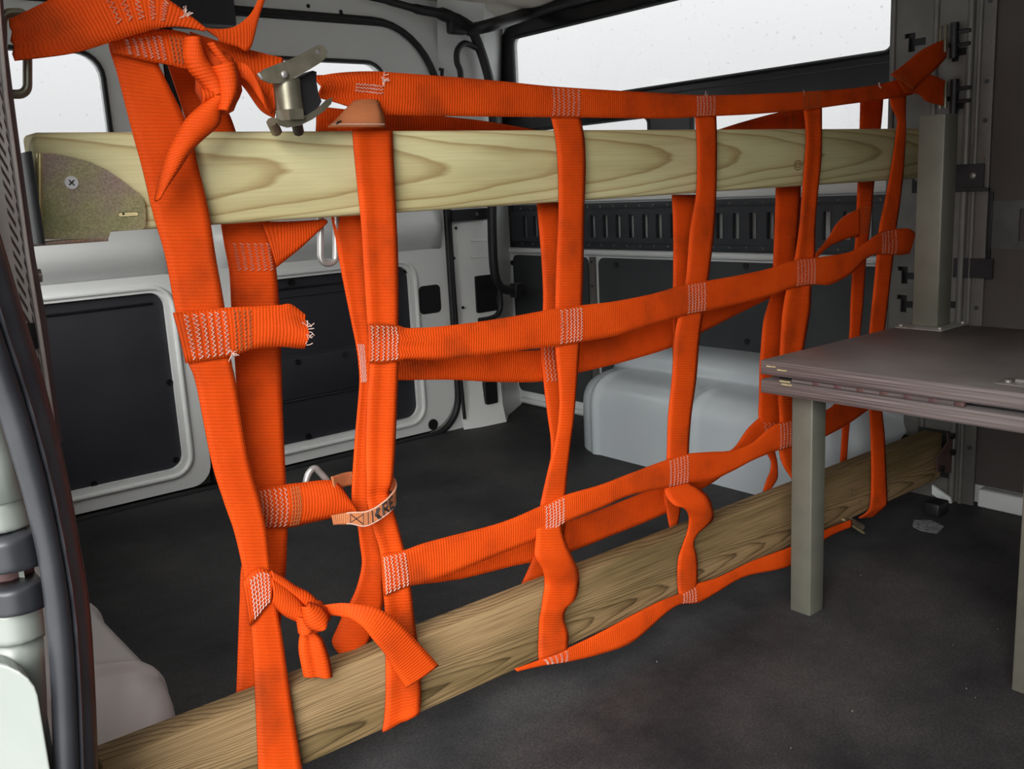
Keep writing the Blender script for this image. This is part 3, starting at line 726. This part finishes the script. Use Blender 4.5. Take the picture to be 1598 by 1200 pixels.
# ---------------------------------------------------------------- folding table
tb = thing('folding_table', (1.42, 0.65, 0), 'dark brown plywood table with two stacked hinged leaves on square steel legs', 'table')
TX0, TX1, TY0, TY1 = 1.186, 1.655, 0.40, 0.879
def leaf(z0, z1, dx=0.0):
    L = box('table_leaf', TX0 + dx, TX1, TY0, TY1 + dx, z0, z1, 'ply_face', tb, 0.0008, 1)
    L.data.materials.append(MATS['ply_edge'])
    for p in L.data.polygons:
        if abs(p.normal.z) < .5: p.material_index = 1
    return L
lo_leaf = leaf(0.3655, 0.3860, -0.002); hi_leaf = leaf(0.3935, 0.4150)
hinge = tube('piano_hinge', [(TX0 + .004, TY1 - .055, 0.3895), (TX0 + .004, TY0 + .18, 0.3895)], 0.0030, 'ply_edge', tb, n=8)
for k in range(7):
    y = TY1 - .09 - k * .035; box('hinge_knuckle', TX0 + .001, TX0 + .008, y - .012, y, 0.3866, 0.3928, 'maroon', hinge, .0006)
box('spacer', TX0 + .02, TX1 - .01, TY0 + .01, TY1 - .02, 0.3860, 0.3935, 'black', tb)
for (px, py) in ((1198, 571), (1215, 577)):
    q = atX(px, py, TX0); 
    box('chip', TX0 - .0008, TX0 + .001, q.y - .014, q.y + .002, q.z - .0012, q.z + .0008, 'pine_new', hi_leaf)
for (px, py) in ((1222, 595), (1225, 600)):
    q = atX(px, py, TX0 - .002); box('chip', TX0 - .0028, TX0 - .001, q.y - .012, q.y + .006, q.z - .001, q.z + .001, 'pine_new', lo_leaf)
def tleg(x, y, z0, z1, s=0.037):
    bm = bmesh.new(); add_box(bm, x, x + s, y, y + s, z0, z1, .0022, 2)
    return autosmooth(finish('leg', bm, 'leg_paint', tb), 50)
tleg(1.232, .818, 0, .3655); tleg(1.229, .470, 0, .3655); 
for y in (.830, .47): box('support_arm', 1.50, 1.896, y, y + .03, .330, .3655, 'leg_paint', tb, .002)
ptop = at(1471, 177, 1, .812).z
PX, PYY, PS = 1.590, .812, .046
post = tleg(PX, PYY, .4175, ptop, PS); post2 = tleg(PX, .47, .4175, ptop, PS)
for p0, y in ((post, PYY), (post2, .47)):
    fp = box('foot_plate', PX - .028, PX + .068, y - .022, y + .062, .4152, .4178, 'steel', p0, .001)
    for dx in (-.02, .06):
        for dy in (-.015, .055): blob('foot_bolt', (PX + dx, y + dy, .4195), (.0042, .0042, .0030), 'steel', p0, 0, seg=10)
hp = at(1558, 596, 2, .4152)
h2 = box('hinge_plate', hp.x - .012, hp.x + .03, hp.y - .14, hp.y, .4150, .4165, 'steel', tb, .0006)
tube('hinge_pin', [(hp.x + .004, hp.y - .14, .4185), (hp.x + .004, hp.y - .02, .4185)], .003, 'steel', h2, n=8)
blob('hinge_screw', (hp.x, hp.y - .012, .4175), (.0045, .0045, .0028), 'steel', h2, 0, seg=10)

# ---------------------------------------------------------------- cargo track on the far wall
def etrack(name, y0, y1, mat, label, first, pitch=0.050, slot=(0.0, .020), group=None):
    t = thing(name, (XW - .02, (y0 + y1) / 2, .511), label, 'rail', group)
    ys = [y0]; y = first; sl = []
    while y + .02 < y1 - .02: sl.append((y, y + .020)); y += pitch
    holes = [[(a, .541), (b, .541), (b, .603), (a, .603)] for a, b in sl]
    xf = XW - .024
    plate('track_face', [[(y0, .526), (y1, .526), (y1, .618), (y0, .618)]] + holes, yz(xf), (.0025, 0, 0), mat, t)
    for a, b in sl:
        bm = bmesh.new()
        for yy in (a, b):
            add_box(bm, xf, xf + .010, yy - .0012, yy + .0012, .541, .603)
        finish('slot_lip', bm, mat, t)
    for z0, z1 in ((.508, .528), (.616, .636)):
        box('track_flange', XW - .017, XW - .0085, y0, y1, z0, z1, mat, t, .0012)
    for z in (.519, .626):
        k = y0 + .03
        while k < y1:
            blob('rivet', (XW - .0175, k, z), (.0022, .004, .004), 'column', t, 0, seg=8); k += pitch
    box('end_cap', XW - .026, XW - .009, y1 - .012, y1, .508, .636, 'black', t, .001)
    return t
etrack('cargo_track', 1.030, 2.360, 'etrack', 'long black slotted cargo track along the wall under the window', 1.075)
etrack('cargo_track', 0.42, 0.884, 'etrack_worn', 'short worn grey slotted cargo track on the brown wall panel', 0.44, pitch=.060)
bar = thing('angle_bracket', (XW - .05, .96, .65), 'black steel angle bar fixed across the column above the track', 'bracket')
box('bar_face', XW - .040, XW - .036, .885, 1.030, .642, .690, 'black', bar, .001)
box('bar_foot', XW - .040, XW - .030, .875, 1.030, .638, .644, 'black', bar, .001)
for y in (.905, 1.018): blob('bolt', (XW - .041, y, .668), (.003, .006, .006), 'steel', bar, 0, seg=10)
blk = atX(1490, 420, XW - .03)
plt = box('cover_plate', XW - .034, XW - .030, .862, .94, atX(1530, 434, XW - .03).z, .508, 'black'); tag(plt, 'black cover plate under the short grey track on the column', 'plate')
# wall anchors that hold the upper right strap ends
def anchor(px, py, label):
    q = atX(px, py, XW - .045)
    a = thing('wall_anchor', q, label, 'fastener')
    for dy in (.014, .004): tube('stud', [q + Vector((0, dy, -.022)), q + Vector((0, dy, .02)), q + Vector((0.004, dy, .028))], .0028, 'buckle', a, n=6)
    tube('anchor_body', [q + Vector((.004, -.012, -.035)), q + Vector((.004, -.012, .030))], .008, 'black', a, n=8)
    tube('anchor_arm', [q + Vector((.006, -.012, .012)), q + Vector((.006, -.042, .012))], .004, 'black', a, n=6)
    tube('anchor_arm', [q + Vector((.006, -.012, -.012)), q + Vector((.006, -.042, -.012))], .004, 'black', a, n=6)
    return a
anchor(1478, 62, 'dark double stud fastener at the upper frayed strap end on the column')
anchor(1478, 150, 'dark double stud fastener just above the top of the square steel post')
# ================================================================ the cargo net
net = thing('cargo_net', (1.0, 0.95, 0.0), 'bright orange webbing cargo net with stitched crossings tied across the van', 'net')
def strap(rows, **k): return ribbon('webbing_strap', rows, net, **k)
wave = lambda a, f, p=0: (lambda u, v: a * math.sin(f * u + p + 2.5 * v))
crease = lambda a, v0, w: (lambda u, v: a * math.exp(-((v - v0) / w) ** 2))
# ---- layer behind the planks
b1 = strap(V((330, 342, 418), (380, 350, 425), (424, 358, 431), (476, 361, 435), (550, 366, 438), (620, 371, 440), (700, 383, 443), (760, 395, 446), (822, 398, 448), (850, 391, 447), (883, 377, 446), (940, 374, 440), (993, 372, 436), (1050, 370, 430), (1104, 368, 426)), plane=BACK, off=-.010)
stitching(b1, 1.0, 1.95, 0.12, 0.95, 6, 9, along_v=False)
stitching(b1, 7.0, 8.0, 0.05, 0.95, 6, 9, along_v=False)
strap([(408, 346, 432, 417), (440, 346, 440, 410), (470, 345, 472, 384), (508, 343, 510, 347)], plane=BACK, off=-.016)
b2 = strap(V((332, 516, 566), (380, 525, 570), (430, 534, 572), (500, 548, 576), (540, 556, 580), (570, 560, 580), (600, 561, 582), (650, 557, 580), (700, 553, 578), (783, 549, 578), (820, 558, 585), (850, 562, 592), (880, 565, 597), (913, 558, 597), (939, 547, 598), (964, 532, 592)), plane=BACK, off=-.012, fold=crease(.002, .4, .2))
stitching(b2, 3.9, 5.9, 0.0, 0.5, 4, 8, along_v=False)
strap([(536, 958, 590, 962), (526, 980, 584, 980), (518, 1002, 576, 1000), (530, 1020, 568, 1014), (545, 1028, 562, 1020)], plane=BACK, off=-.022, camber=.006)
b3 = strap(V((316, 838, 872), (400, 845, 882), (470, 848, 882), (540, 844, 874), (600, 849, 882), (650, 855, 884), (690, 860, 882), (730, 858, 880), (770, 850, 880), (830, 842, 880), (870, 832, 872), (920, 810, 860)), plane=BACK, off=-.004)
stitching(b3, 2.95, 3.9, 0.05, 0.95, 5, 8, along_v=False)
strap(V((304, 1049, 1088), (360, 1051, 1084), (420, 1051, 1080), (480, 1050, 1076), (530, 1050, 1074), (600, 1050, 1076), (700, 1042, 1072), (770, 1036, 1063), (797, 1040, 1061), (826, 1045, 1055), (842, 1046, 1054)), plane=BACK, off=-.004)
b5 = strap(V((172, 1222, 1256), (200, 1212, 1250), (300, 1211, 1249), (410, 1207, 1241), (450, 1205, 1234), (475, 1199, 1230), (500, 1192, 1224), (540, 1188, 1222), (570, 1186, 1220), (620, 1185, 1218), (650, 1184, 1214), (672, 1188, 1211), (690, 1194, 1212), (704, 1195, 1209), (720, 1203, 1212), (735, 1202, 1213), (750, 1196, 1211), (775, 1188, 1193)), plane=BACK)
stitching(b5, 10.4, 12.2, 0.1, 0.9, 3, 6, along_v=False)
b6 = strap(V((152, 1343, 1378), (200, 1342, 1374), (282, 1339, 1364), (326, 1337, 1360), (365, 1336, 1356), (405, 1332, 1351), (467, 1328, 1347), (520, 1326, 1342), (600, 1320, 1334), (665, 1315, 1325), (727, 1311, 1320), (748, 1310, 1319)), plane=BACK)
stitching(b6, 2.9, 4.0, 0.08, 0.92, 4, 8, mat='thread_brown', along_v=False)
strap(H((493, 166, 206), (550, 172, 208), (620, 176, 212), (700, 183, 214), (760, 190, 216), (835, 203, 222)), plane=BACK, off=-.004)
h1b = strap(H((1110, 206, 222), (1160, 190, 222), (1222, 174, 216), (1262, 171, 214)), plane=BACK, off=-.004)
stitching(h1b, 1.95, 2.4, .15, .85, 2, 8, mat='thread_brown')
strap(H((600, 540, 592), (621, 546, 593), (700, 550, 592), (780, 548, 596), (850, 545, 595), (903, 535, 582), (973, 518, 564), (1050, 490, 540), (1093, 478, 520), (1153, 452, 490), (1206, 425, 463), (1262, 398, 432)), plane=BACK, fold=wave(.003, 1.3))
strap(H((1340, 326, 369), (1320, 336, 373), (1305, 350, 379), (1293, 370, 385), (1272, 396, 404)), plane=BACK, off=-.004)
strap([(640, 876, 642, 913), (700, 868, 700, 906), (733, 860, 733, 900), (800, 842, 800, 883), (850, 826, 850, 873), (887, 814, 887, 862), (950, 790, 950, 837), (1037, 755, 1037, 801), (1081, 735, 1081, 771), (1112, 715, 1116, 750), (1144, 700, 1150, 724), (1167, 669, 1178, 707), (1190, 647, 1202, 692), (1213, 622, 1224, 664), (1242, 608, 1248, 652)], plane=BACK)
# ---- layer in front of the planks
f1 = strap([(168, 58, 262, 84), (172, 80, 247, 97), (183, 115, 260, 128), (205, 200, 294, 200), (222, 262, 309, 262), (238, 330, 325, 330), (258, 400, 336, 400), (273, 480, 350, 480), (292, 560, 360, 560), (306, 600, 368, 600), (330, 720, 388, 720), (350, 785, 406, 785), (366, 832, 416, 832), (379, 890, 422, 890), (390, 960, 434, 960), (394, 1000, 441, 1000), (398, 1080, 452, 1080), (401, 1150, 463, 1150), (404, 1225, 475, 1225)], off=-.001, fold=crease(.0012, .72, .12))
f2 = strap([(550, 203, 612, 203), (553, 240, 613, 240), (559, 300, 616, 300), (563, 340, 618, 340), (568, 420, 621, 420), (573, 500, 621, 500), (577, 570, 621, 570), (573, 625, 619, 625), (571, 700, 616, 700), (572, 750, 612, 750), (572, 776, 606, 770, .006), (576, 797, 613, 795, .004), (581, 822, 620, 820), (593, 862, 630, 858), (598, 920, 640, 915), (601, 960, 645, 957), (602, 1020, 652, 1015), (602, 1080, 656, 1070), (600, 1118, 656, 1098), (597, 1141, 654, 1113), (600, 1136, 652, 1110, .03)], fold=crease(.003, .45, .15))
f3 = strap(V((178, 859, 904), (215, 867, 911), (260, 871, 913), (330, 872, 911), (400, 869, 910), (470, 867, 908), (539, 867, 904), (590, 871, 900), (628, 873, 897), (660, 871, 894), (690, 866, 890), (735, 855, 885), (780, 845, 881), (820, 838, 876, -.004), (845, 836, 882, -.012), (868, 835, 892, -.016), (890, 847, 902, -.010), (912, 850, 903), (935, 847, 897, -.006), (950, 845, 883, -.010), (967, 842, 880, -.004), (988, 841, 886)) + [(840, 1010, 886, 1002), (841, 1029, 885, 1012), (843, 1026, 884, 1010, .02)])
f4 = strap(V((178, 1085, 1117), (230, 1088, 1118), (300, 1087, 1117), (360, 1077, 1114), (440, 1070, 1104), (520, 1054, 1092), (590, 1049, 1086), (650, 1043, 1078), (710, 1041, 1074), (752, 1038, 1076)) + [(1039, 772, 1090, 762, -.006), (1052, 788, 1105, 776, -.016), (1068, 794, 1112, 795, -.018), (1075, 807, 1111, 812, -.010), (1073, 828, 1089, 832), (1066, 848, 1082, 848), (1059, 870, 1087, 870, -.004), (1057, 895, 1088, 897), (1058, 918, 1087, 914), (1062, 938, 1078, 930)])
f5 = strap(V((165, 1254, 1282), (210, 1258, 1282), (250, 1256, 1281), (300, 1252, 1276), (352, 1248, 1272), (405, 1240, 1271), (446, 1229, 1266), (483, 1222, 1264), (520, 1219, 1258), (560, 1217, 1252), (615, 1215, 1252), (656, 1217, 1252), (700, 1216, 1253), (725, 1222, 1258), (750, 1237, 1266), (775, 1248, 1276), (830, 1252, 1285), (852, 1252, 1285)), fold=crease(.003, .55, .2))
f6 = strap(V((140, 1388, 1414), (165, 1391, 1413), (185, 1400, 1413), (205, 1399, 1413), (260, 1391, 1410), (310, 1382, 1405), (358, 1372, 1398), (405, 1368, 1393), (457, 1363, 1387), (520, 1357, 1380), (570, 1356, 1377), (635, 1357, 1376), (680, 1359, 1380), (730, 1360, 1382), (778, 1359, 1384)) + [(1354, 798, 1382, 789), (1340, 808, 1362, 806, .012)])
for rb, rows in ((f1, ()),): pass
h1 = strap([(494, 118, 500, 152), (520, 115, 525, 160), (545, 113, 548, 168), (575, 112, 575, 175), (603, 113, 600, 179), (700, 120, 700, 181), (780, 127, 780, 182), (860, 135, 860, 183), (950, 141, 950, 184), (1040, 146, 1040, 185), (1100, 149, 1100, 182), (1180, 147, 1180, 178), (1260, 143, 1260, 171), (1320, 139, 1320, 163), (1370, 132, 1372, 156), (1418, 120, 1424, 148)], off=-.004,
           fold=lambda u, v: .005 * math.sin(9 * v + u) * max(0, 1 - u / 4.5))
stitching(h1, 6.98, 7.5, .06, .94, 6, 9); stitching(h1, 9.75, 10.2, .06, .94, 6, 9); stitching(h1, 11.85, 12.3, .06, .94, 5, 9, mat='thread_brown')
stitching(h1, 2.2, 3.9, .3, .55, 3, 10, along_v=False)
frayed(h1, 3.9, 0.08, .3, 16); frayed(h1, 11.9, -.02, .05, 8, length=.008); frayed(h1, 10, -.02, .05, 6); frayed(h1, 14, -.02, .1, 10)
tu = strap([(1390, 116, 1425, 142), (1415, 97, 1440, 126), (1440, 77, 1462, 106), (1476, 60, 1479, 86)], off=-.034)
td = strap([(1396, 118, 1410, 144), (1430, 115, 1435, 148), (1452, 117, 1446, 158), (1477, 127, 1472, 165)], off=-.030)
frayed(tu, .1, 0, 1, 14, mat='thread_brown', length=.009)
h2 = strap(H((574, 505, 566), (600, 505, 566), (622, 508, 563), (640, 512, 562), (700, 508, 560), (780, 497, 550), (870, 481, 540), (910, 476, 533), (960, 470, 524), (1020, 458, 506), (1068, 444, 492), (1104, 438, 485), (1150, 430, 475), (1200, 419, 462), (1240, 406, 448), (1271, 402, 444), (1295, 399, 444), (1326, 393, 428), (1348, 381, 406), (1365, 368, 397), (1380, 360, 397), (1402, 357, 398)) + [(1418, 357, 1410, 397), (1428, 364, 1418, 396)], off=-.004,
           fold=lambda u, v: .0035 * math.sin(13 * v) * math.exp(-((u - 2.7) / .9) ** 2))
stitching(h2, .1, 1.9, .06, .94, 6, 10, mat='thread_white'); stitching(h2, 6.0, 6.95, .06, .94, 6, 10, mat='thread_white'); stitching(h2, 10.05, 10.9, .04, .96, 6, 10)
stitching(h2, 14.0, 15.0, .04, .96, 6, 10); stitching(h2, 19.6, 20.8, .04, .96, 5, 10)
h2l = strap([(270, 488, 290, 567), (315, 484, 325, 562), (355, 480, 362, 555), (400, 478, 400, 543), (437, 476, 437, 541), (455, 475, 460, 543), (479, 492, 478, 544)], off=-.005, fold=lambda u, v: .005 * math.sin(7 * v + .5) * max(0, u - 3) / 3)
stitching(h2l, .3, 1.95, .06, .94, 6, 10, mat='thread_white'); stitching(h2l, 2.1, 2.8, .06, .94, 4, 10, mat='thread_brown')
frayed(h2l, 5.95, .1, 1, 16, length=.007); frayed(h2l, 2.0, .9, 1.0, 10)
h3l = strap([(400, 762, 402, 825), (447, 756, 447, 823), (475, 753, 475, 817), (500, 750, 503, 811), (523, 752, 527, 806), (540, 772, 545, 801), (549, 790, 552, 799)], plane=BACK, off=-.020, camber=.008)
stitching(h3l, 0.05, .95, .05, .95, 6, 9); stitching(h3l, 1.05, 1.6, .05, .95, 4, 10, mat='thread_brown')
h3 = strap([(595, 866, 600, 930), (632, 858, 639, 914), (660, 848, 664, 909), (700, 837, 702, 896), (783, 815, 783, 863), (845, 789, 845, 838), (880, 773, 880, 816), (938, 756, 938, 792), (985, 738, 985, 772), (1039, 718, 1039, 761), (1074, 708, 1074, 753), (1109, 705, 1109, 749), (1140, 703, 1142, 735), (1172, 692, 1174, 718), (1207, 664, 1207, 705), (1240, 654, 1240, 695), (1270, 645, 1270, 690), (1295, 637, 1295, 677), (1312, 621, 1314, 667), (1335, 609, 1337, 652), (1360, 600, 1364, 632)], off=-.004)
stitching(h3, .02, .98, .05, .95, 6, 10, mat='thread_white'); stitching(h3, 5.05, 6.0, .05, .95, 6, 9, mat='thread_white'); stitching(h3, 9.05, 9.98, .04, .96, 6, 10); stitching(h3, 14.2, 14.95, .04, .96, 5, 10)
h4 = strap([(803, 1044, 806, 1047), (840, 1030, 847, 1038), (886, 1011, 887, 1032), (940, 985, 937, 1020), (990, 958, 987, 1001), (1030, 938, 1037, 958), (1060, 926, 1060, 943), (1087, 911, 1089, 940), (1120, 901, 1115, 926), (1170, 877, 1160, 900), (1210, 862, 1215, 888), (1236, 852, 1240, 878), (1289, 826, 1290, 839), (1328, 811, 1328, 822)], off=.000)
stitching(h4, 1.1, 2.0, .1, .9, 5, 5); stitching(h4, 6.1, 6.9, .1, .9, 5, 5)
# ---- top left: gathered strap, folded flap and knot
sa = strap([(14, 30, 22, 94), (60, 8, 112, 83), (125, -22, 172, 66), (185, -36, 215, 53), (258, -2, 250, 44), (290, 20, 282, 42), (322, 46, 318, 48)], off=-.026, fold=lambda u, v: (.006 * math.sin(16 * v) * max(0, 1 - u / 2.2)))
stitching(sa, 2.3, 4.2, .1, .75, 5, 7, mat='thread', amp=.2); frayed(sa, 5.0, 0, .3, 14, length=.007)
sd = strap([(170, 60, 176, 82), (210, 53, 222, 93), (250, 46, 262, 101), (290, 52, 296, 109), (314, 66, 308, 112)], off=-.010)
stitching(sd, .5, 2.0, .2, .9, 6, 7, mat='thread', amp=.2); stitching(sd, 2.2, 3.2, .2, .9, 6, 6, mat='thread_brown')
strap([(262, 102, 306, 112), (275, 140, 335, 140), (288, 180, 358, 180), (296, 214, 370, 214)], plane=BACK, off=-.006)
strap([(296, 50, 326, 112), (345, 66, 372, 128), (400, 81, 406, 171), (442, 91, 428, 184)], off=.006)
fl2 = strap([(318, 44, 345, 64), (345, 46, 346, 66), (368, 41, 370, 73), (389, 24, 389, 77), (402, 2, 402, 30), (412, -28, 418, -18)], off=-.014)
k1 = thing('strap_knot', (0, 0, 0)); bpy.data.objects.remove(k1)
kn = strap([(288, 58, 312, 60), (286, 88, 323, 92), (296, 112, 334, 106), (314, 130, 346, 126), (326, 150, 348, 146)], off=-.030, camber=.010)
strap([(330, 104, 366, 98), (337, 122, 371, 120), (340, 146, 369, 146), (338, 172, 352, 176)], off=-.036, camber=.012)
strap([(322, 68, 334, 66), (336, 88, 352, 90), (348, 106, 370, 106)], off=-.026, camber=.005)
strap([(312, 138, 314, 164), (326, 140, 328, 158), (346, 144, 344, 156)], off=-.032, camber=.006)
blob('knot_core', atT(342, 128, *FRONT, -.016), (.024, .014, .032), 'web', net, .2, 60)
strap([(360, 98, 364, 126), (375, 95, 376, 120), (388, 102, 389, 128), (396, 124, 400, 152), (407, 144, 412, 169), (421, 150, 425, 177), (431, 133, 432, 170)], off=-.022, fold=lambda u, v: .006 * math.sin(u * 1.4))
strap([(333, 150, 350, 152), (312, 166, 345, 170), (290, 187, 341, 194), (272, 218, 317, 216), (257, 251, 298, 235), (248, 284, 276, 268), (242, 314, 247, 308)], off=-.034, camber=.007)
# ---- lower left: stitched tab, knot and hanging tails
tb2 = strap([(379, 909, 390, 977), (392, 893, 400, 967), (407, 887, 412, 951), (423, 894, 423, 938)], off=-.006)
stitching(tb2, .6, 2.7, .08, .92, 6, 9, mat='thread_white')
strap([(422, 890, 424, 906), (440, 900, 447, 926), (460, 914, 463, 936), (483, 926, 476, 946), (500, 943, 488, 953)], off=-.012, camber=.004)
strap([(422, 901, 424, 940), (440, 911, 441, 958), (456, 925, 455, 966), (472, 943, 466, 970)], off=-.014, camber=.006)
blob('knot_core', atT(492, 962, *FRONT, -.012), (.0165, .015, .017), 'web', net, .25, 80)
strap([(470, 946, 480, 940), (474, 968, 500, 946), (482, 980, 511, 960), (496, 984, 508, 972)], off=-.028, camber=.008)
strap(V((962, 462, 482), (976, 464, 492), (988, 466, 484)), off=-.018, camber=.006)
strap(V((984, 470, 488), (996, 467, 501), (1012, 466, 508), (1032, 469, 514), (1056, 474, 518)), off=-.006, fold=crease(.008, .42, .16), camber=.008)
tl = strap([(500, 945, 508, 958, -.014), (528, 941, 530, 961, -.024), (551, 942, 547, 965, -.034), (583, 947, 566, 978, -.042), (611, 962, 582, 998, -.044), (636, 985, 600, 1020, -.042), (658, 1009, 615, 1045, -.038), (684, 1038, 634, 1073, -.034)])
# ---- tan printed binding loops
ln = thing('binding_loop', (0.6, .93, .36), 'narrow tan printed webbing loop cinched around the second orange strap', 'strap')
lb = ribbon('loop_band', [(517, 804, 520, 819, -.012), (546, 799, 546, 818, -.016), (567, 798, 567, 822, -.018), (582, 793, 584, 816, -.018), (597, 783, 601, 805, -.016), (609, 772, 613, 794, -.010), (618, 758, 617, 783, .004), (613, 744, 613, 768, .03), (590, 738, 590, 760, .06), (547, 736, 550, 757, .06), (517, 744, 522, 765, .04)], ln, mat='web_tan', thick=.0016, camber=0)
base_mat('ink', (0.012, 0.006, 0.006), 0.7)
def strokes(rb, segs, mat, name, w=.0012, lift=.0014):
    bm = bmesh.new()
    for s in segs: add_tube(bm, [rb.S(u, v, lift) for u, v in s], w, 4)
    return finish(name, bm, mat, rb.o)
strokes(lb, [[(1.0, .1), (1.0, .9)], [(1.05, .2), (1.9, .8)], [(1.9, .2), (1.05, .8)], [(1.95, .08), (1.95, .92)], [(2.4, .1), (2.4, .9)], [(2.85, .1), (2.85, .9)]], 'ink', 'band_stitch', .0005, .0012)
strokes(lb, [[(3.35, .15), (3.12, .5), (3.4, .85)], [(3.5, .15), (3.27, .5), (3.55, .85)],                       # chevron
             [(3.85, .85), (3.9, .15), (4.35, .15), (4.35, .5), (3.9, .5)], [(4.05, .5), (4.4, .85)],               # R
             [(5.1, .15), (4.65, .15), (4.62, .85), (5.1, .85)], [(4.65, .5), (5.0, .5)]], 'ink', 'lettering', .0013, .0016)
for v in (.04, .96): strokes(lb, [[(u * .1, v) for u in range(8, 66)]], 'thread_white', 'band_edge', .0006, .0008)
tg = thing('label_loop', (.57, .99, .77), 'tan webbing loop folded over the top strap above the upper plank', 'strap')
tr_ = ribbon('loop_band', V((155, 559, 586, .006), (158, 553, 590, -.004), (164, 546, 592, -.010), (176, 534, 597, -.016), (190, 520, 600, -.016), (198, 511, 601, -.012)), tg, mat='web_tan', off=-.004, thick=.002, camber=.003)
strokes(tr_, [[(1.6, .02 + .096 * k) for k in range(11)]], 'thread_brown', 'band_stitch', .0006, .0012)
strokes(tr_, [[(4.4, .02 + .096 * k) for k in range(11)]], 'thread_white', 'band_stitch', .0006, .0012)
strokes(tr_, [[(3.9, .06), (4.3, .10)], [(3.9, .12), (4.35, .08)]], 'ink', 'lettering', .001, .0014)
# ---- metal rings
tag(tube('wire_ring', ring(500, 524, 330, 411, 11, 1.035), 0.0042, 'steel', None, closed=True), 'chrome oval wire ring hanging under the upper plank', 'ring')
tag(tube('triangle_ring', [atY(x, y, 1.0) for x, y in ((476, 757), (480, 742), (486, 733), (491, 731), (497, 735), (512, 752), (511, 758), (494, 758))], 0.0040, 'steel', None, closed=True, sub=3), 'bent silver triangle ring behind the lower strap tab', 'ring')
cl = thing('metal_clip', atY(1330, 818, .93), 'small brass clip lying under the lower plank by the last strap', 'clip')
a = atY(1316, 811, .925); bq = atY(1347, 831, .915)
tube('clip_plate', [a, bq], .0055, 'gold', cl, n=4, flat=.5)
tube('clip_body', [a.lerp(bq, .45) + Vector((.006, .01, .006)), bq + Vector((.008, .008, .006))], .007, 'buckle', cl, n=6)
# ---- cam buckle
cb = thing('cam_buckle', atT(462, 140, *FRONT, -.03), 'steel cam buckle with black core joining the top strap ends', 'buckle')
YB = .968
def bp(px, py, y=YB): return atY(px, py, y)
def bplate(name, outline, holes, y, th, mat, tilt=0.0):
    c0 = bp(*outline[0], y)
    f = lambda px, py: bp(px, py, y + tilt * (px - 450))
    return plate(name, [outline] + holes, f, (0, th, 0), mat, cb, True)
lever = bplate('lever_plate', [(404, 116), (412, 108), (430, 101), (452, 93), (472, 84), (486, 76), (498, 70), (505, 72), (511, 80), (509, 90), (500, 98), (484, 108), (466, 118), (450, 126), (436, 130), (422, 130), (410, 125)], [circ(496.5, 80.5, 4.6, 14)], YB - .026, .003, 'buckle', -.0001)
q = bp(444, 116, YB - .028); blob('rivet', (q.x, q.y, q.z), (.0040, .0022, .0040), 'steel', lever, 0, seg=12)
for k in range(6):
    q = bp(458 + k * 5.5, 106 - k * 2.6, YB - .0265); tube('stamp_mark', [q, q + Vector((.0006, 0, .0036)), q + Vector((.0026, 0, .0030 if k % 2 else .0010))], .0004, 'column', lever, n=4)
bplate('base_plate', [(431, 184), (440, 188), (455, 188), (475, 182), (497, 169), (510, 156), (519, 152), (517, 162), (505, 174), (488, 186), (468, 196), (450, 199), (436, 195)], [], YB - .022, .003, 'buckle')
tube('cam_roller', [bp(447, 124, YB - .012), bp(453, 176, YB - .012)], .0145, 'buckle', cb, n=12)
tube('roller_nut', [bp(452, 172, YB - .012), bp(454, 188, YB - .012)], .0165, 'buckle', cb, n=6)
bplate('cam_core', [(466, 122), (488, 110), (494, 112), (494, 128), (497, 146), (502, 158), (498, 166), (484, 178), (474, 181), (470, 160)], [], YB - .018, .020, 'black')
tube('strap_bar', [bp(403, 114, YB - .02), bp(408, 122, YB - .02), bp(416, 124, YB - .02)], .0022, 'steel', cb, n=6)
tube('lower_bar', [bp(424, 190, YB), bp(432, 206, YB + .01)], .006, 'buckle', cb, n=8)
tube('lower_bar', [bp(463, 192, YB), bp(466, 206, YB + .01)], .006, 'black', cb, n=8)
# ---- small things on the floor
p = at(1444, 822, 2, 0.0); q = [at(x, y, 2, .0006) for x, y in ((1426, 812), (1452, 812), (1473, 822), (1462, 833), (1436, 828), (1424, 822))]
tag(plate('paper_scrap', [[(v.x, v.y) for v in q]], lambda a, b: Vector((a, b, .0006)), (0, 0, .0008), 'scrap'), 'torn pale grey scrap on the black mat near the column', 'scrap')
c = at(1461, 802, 2, 0)
tag(box('rubber_block', c.x - .022, c.x + .022, c.y - .016, c.y + .016, .0005, .028, 'black', None, .004), 'small black rubber block on the floor mat beside the pale scrap', 'block')
cv = [at(x, y, 0, 1.885) for x, y in ((1456, 756), (1464, 762), (1484, 776), (1486, 786), (1478, 786), (1470, 780), (1456, 770))]
tag(plate('cable_clip', [[(v.y, max(v.z, .002)) for v in cv]], yz(1.88), (.006, 0, 0), 'paint'), 'small white plastic cable clip at the foot of the column', 'clip')
crumbs = [(1487, 1007), (1343, 898), (1508, 1075), (1522, 1089), (1557, 982), (1234, 1168), (1025, 1033), (1330, 1110)]
for x, y in crumbs:
    g = at(x, y, 2, 0.0); r = random.uniform(.0006, .0012)
    tag(blob('crumb', (g.x, g.y, r * .8), (r * 1.4, r, r * .8), 'dust', None, .3, 60, 8), 'tiny pale crumb lying on the black rubber mat', 'crumb', 'crumbs on the mat')
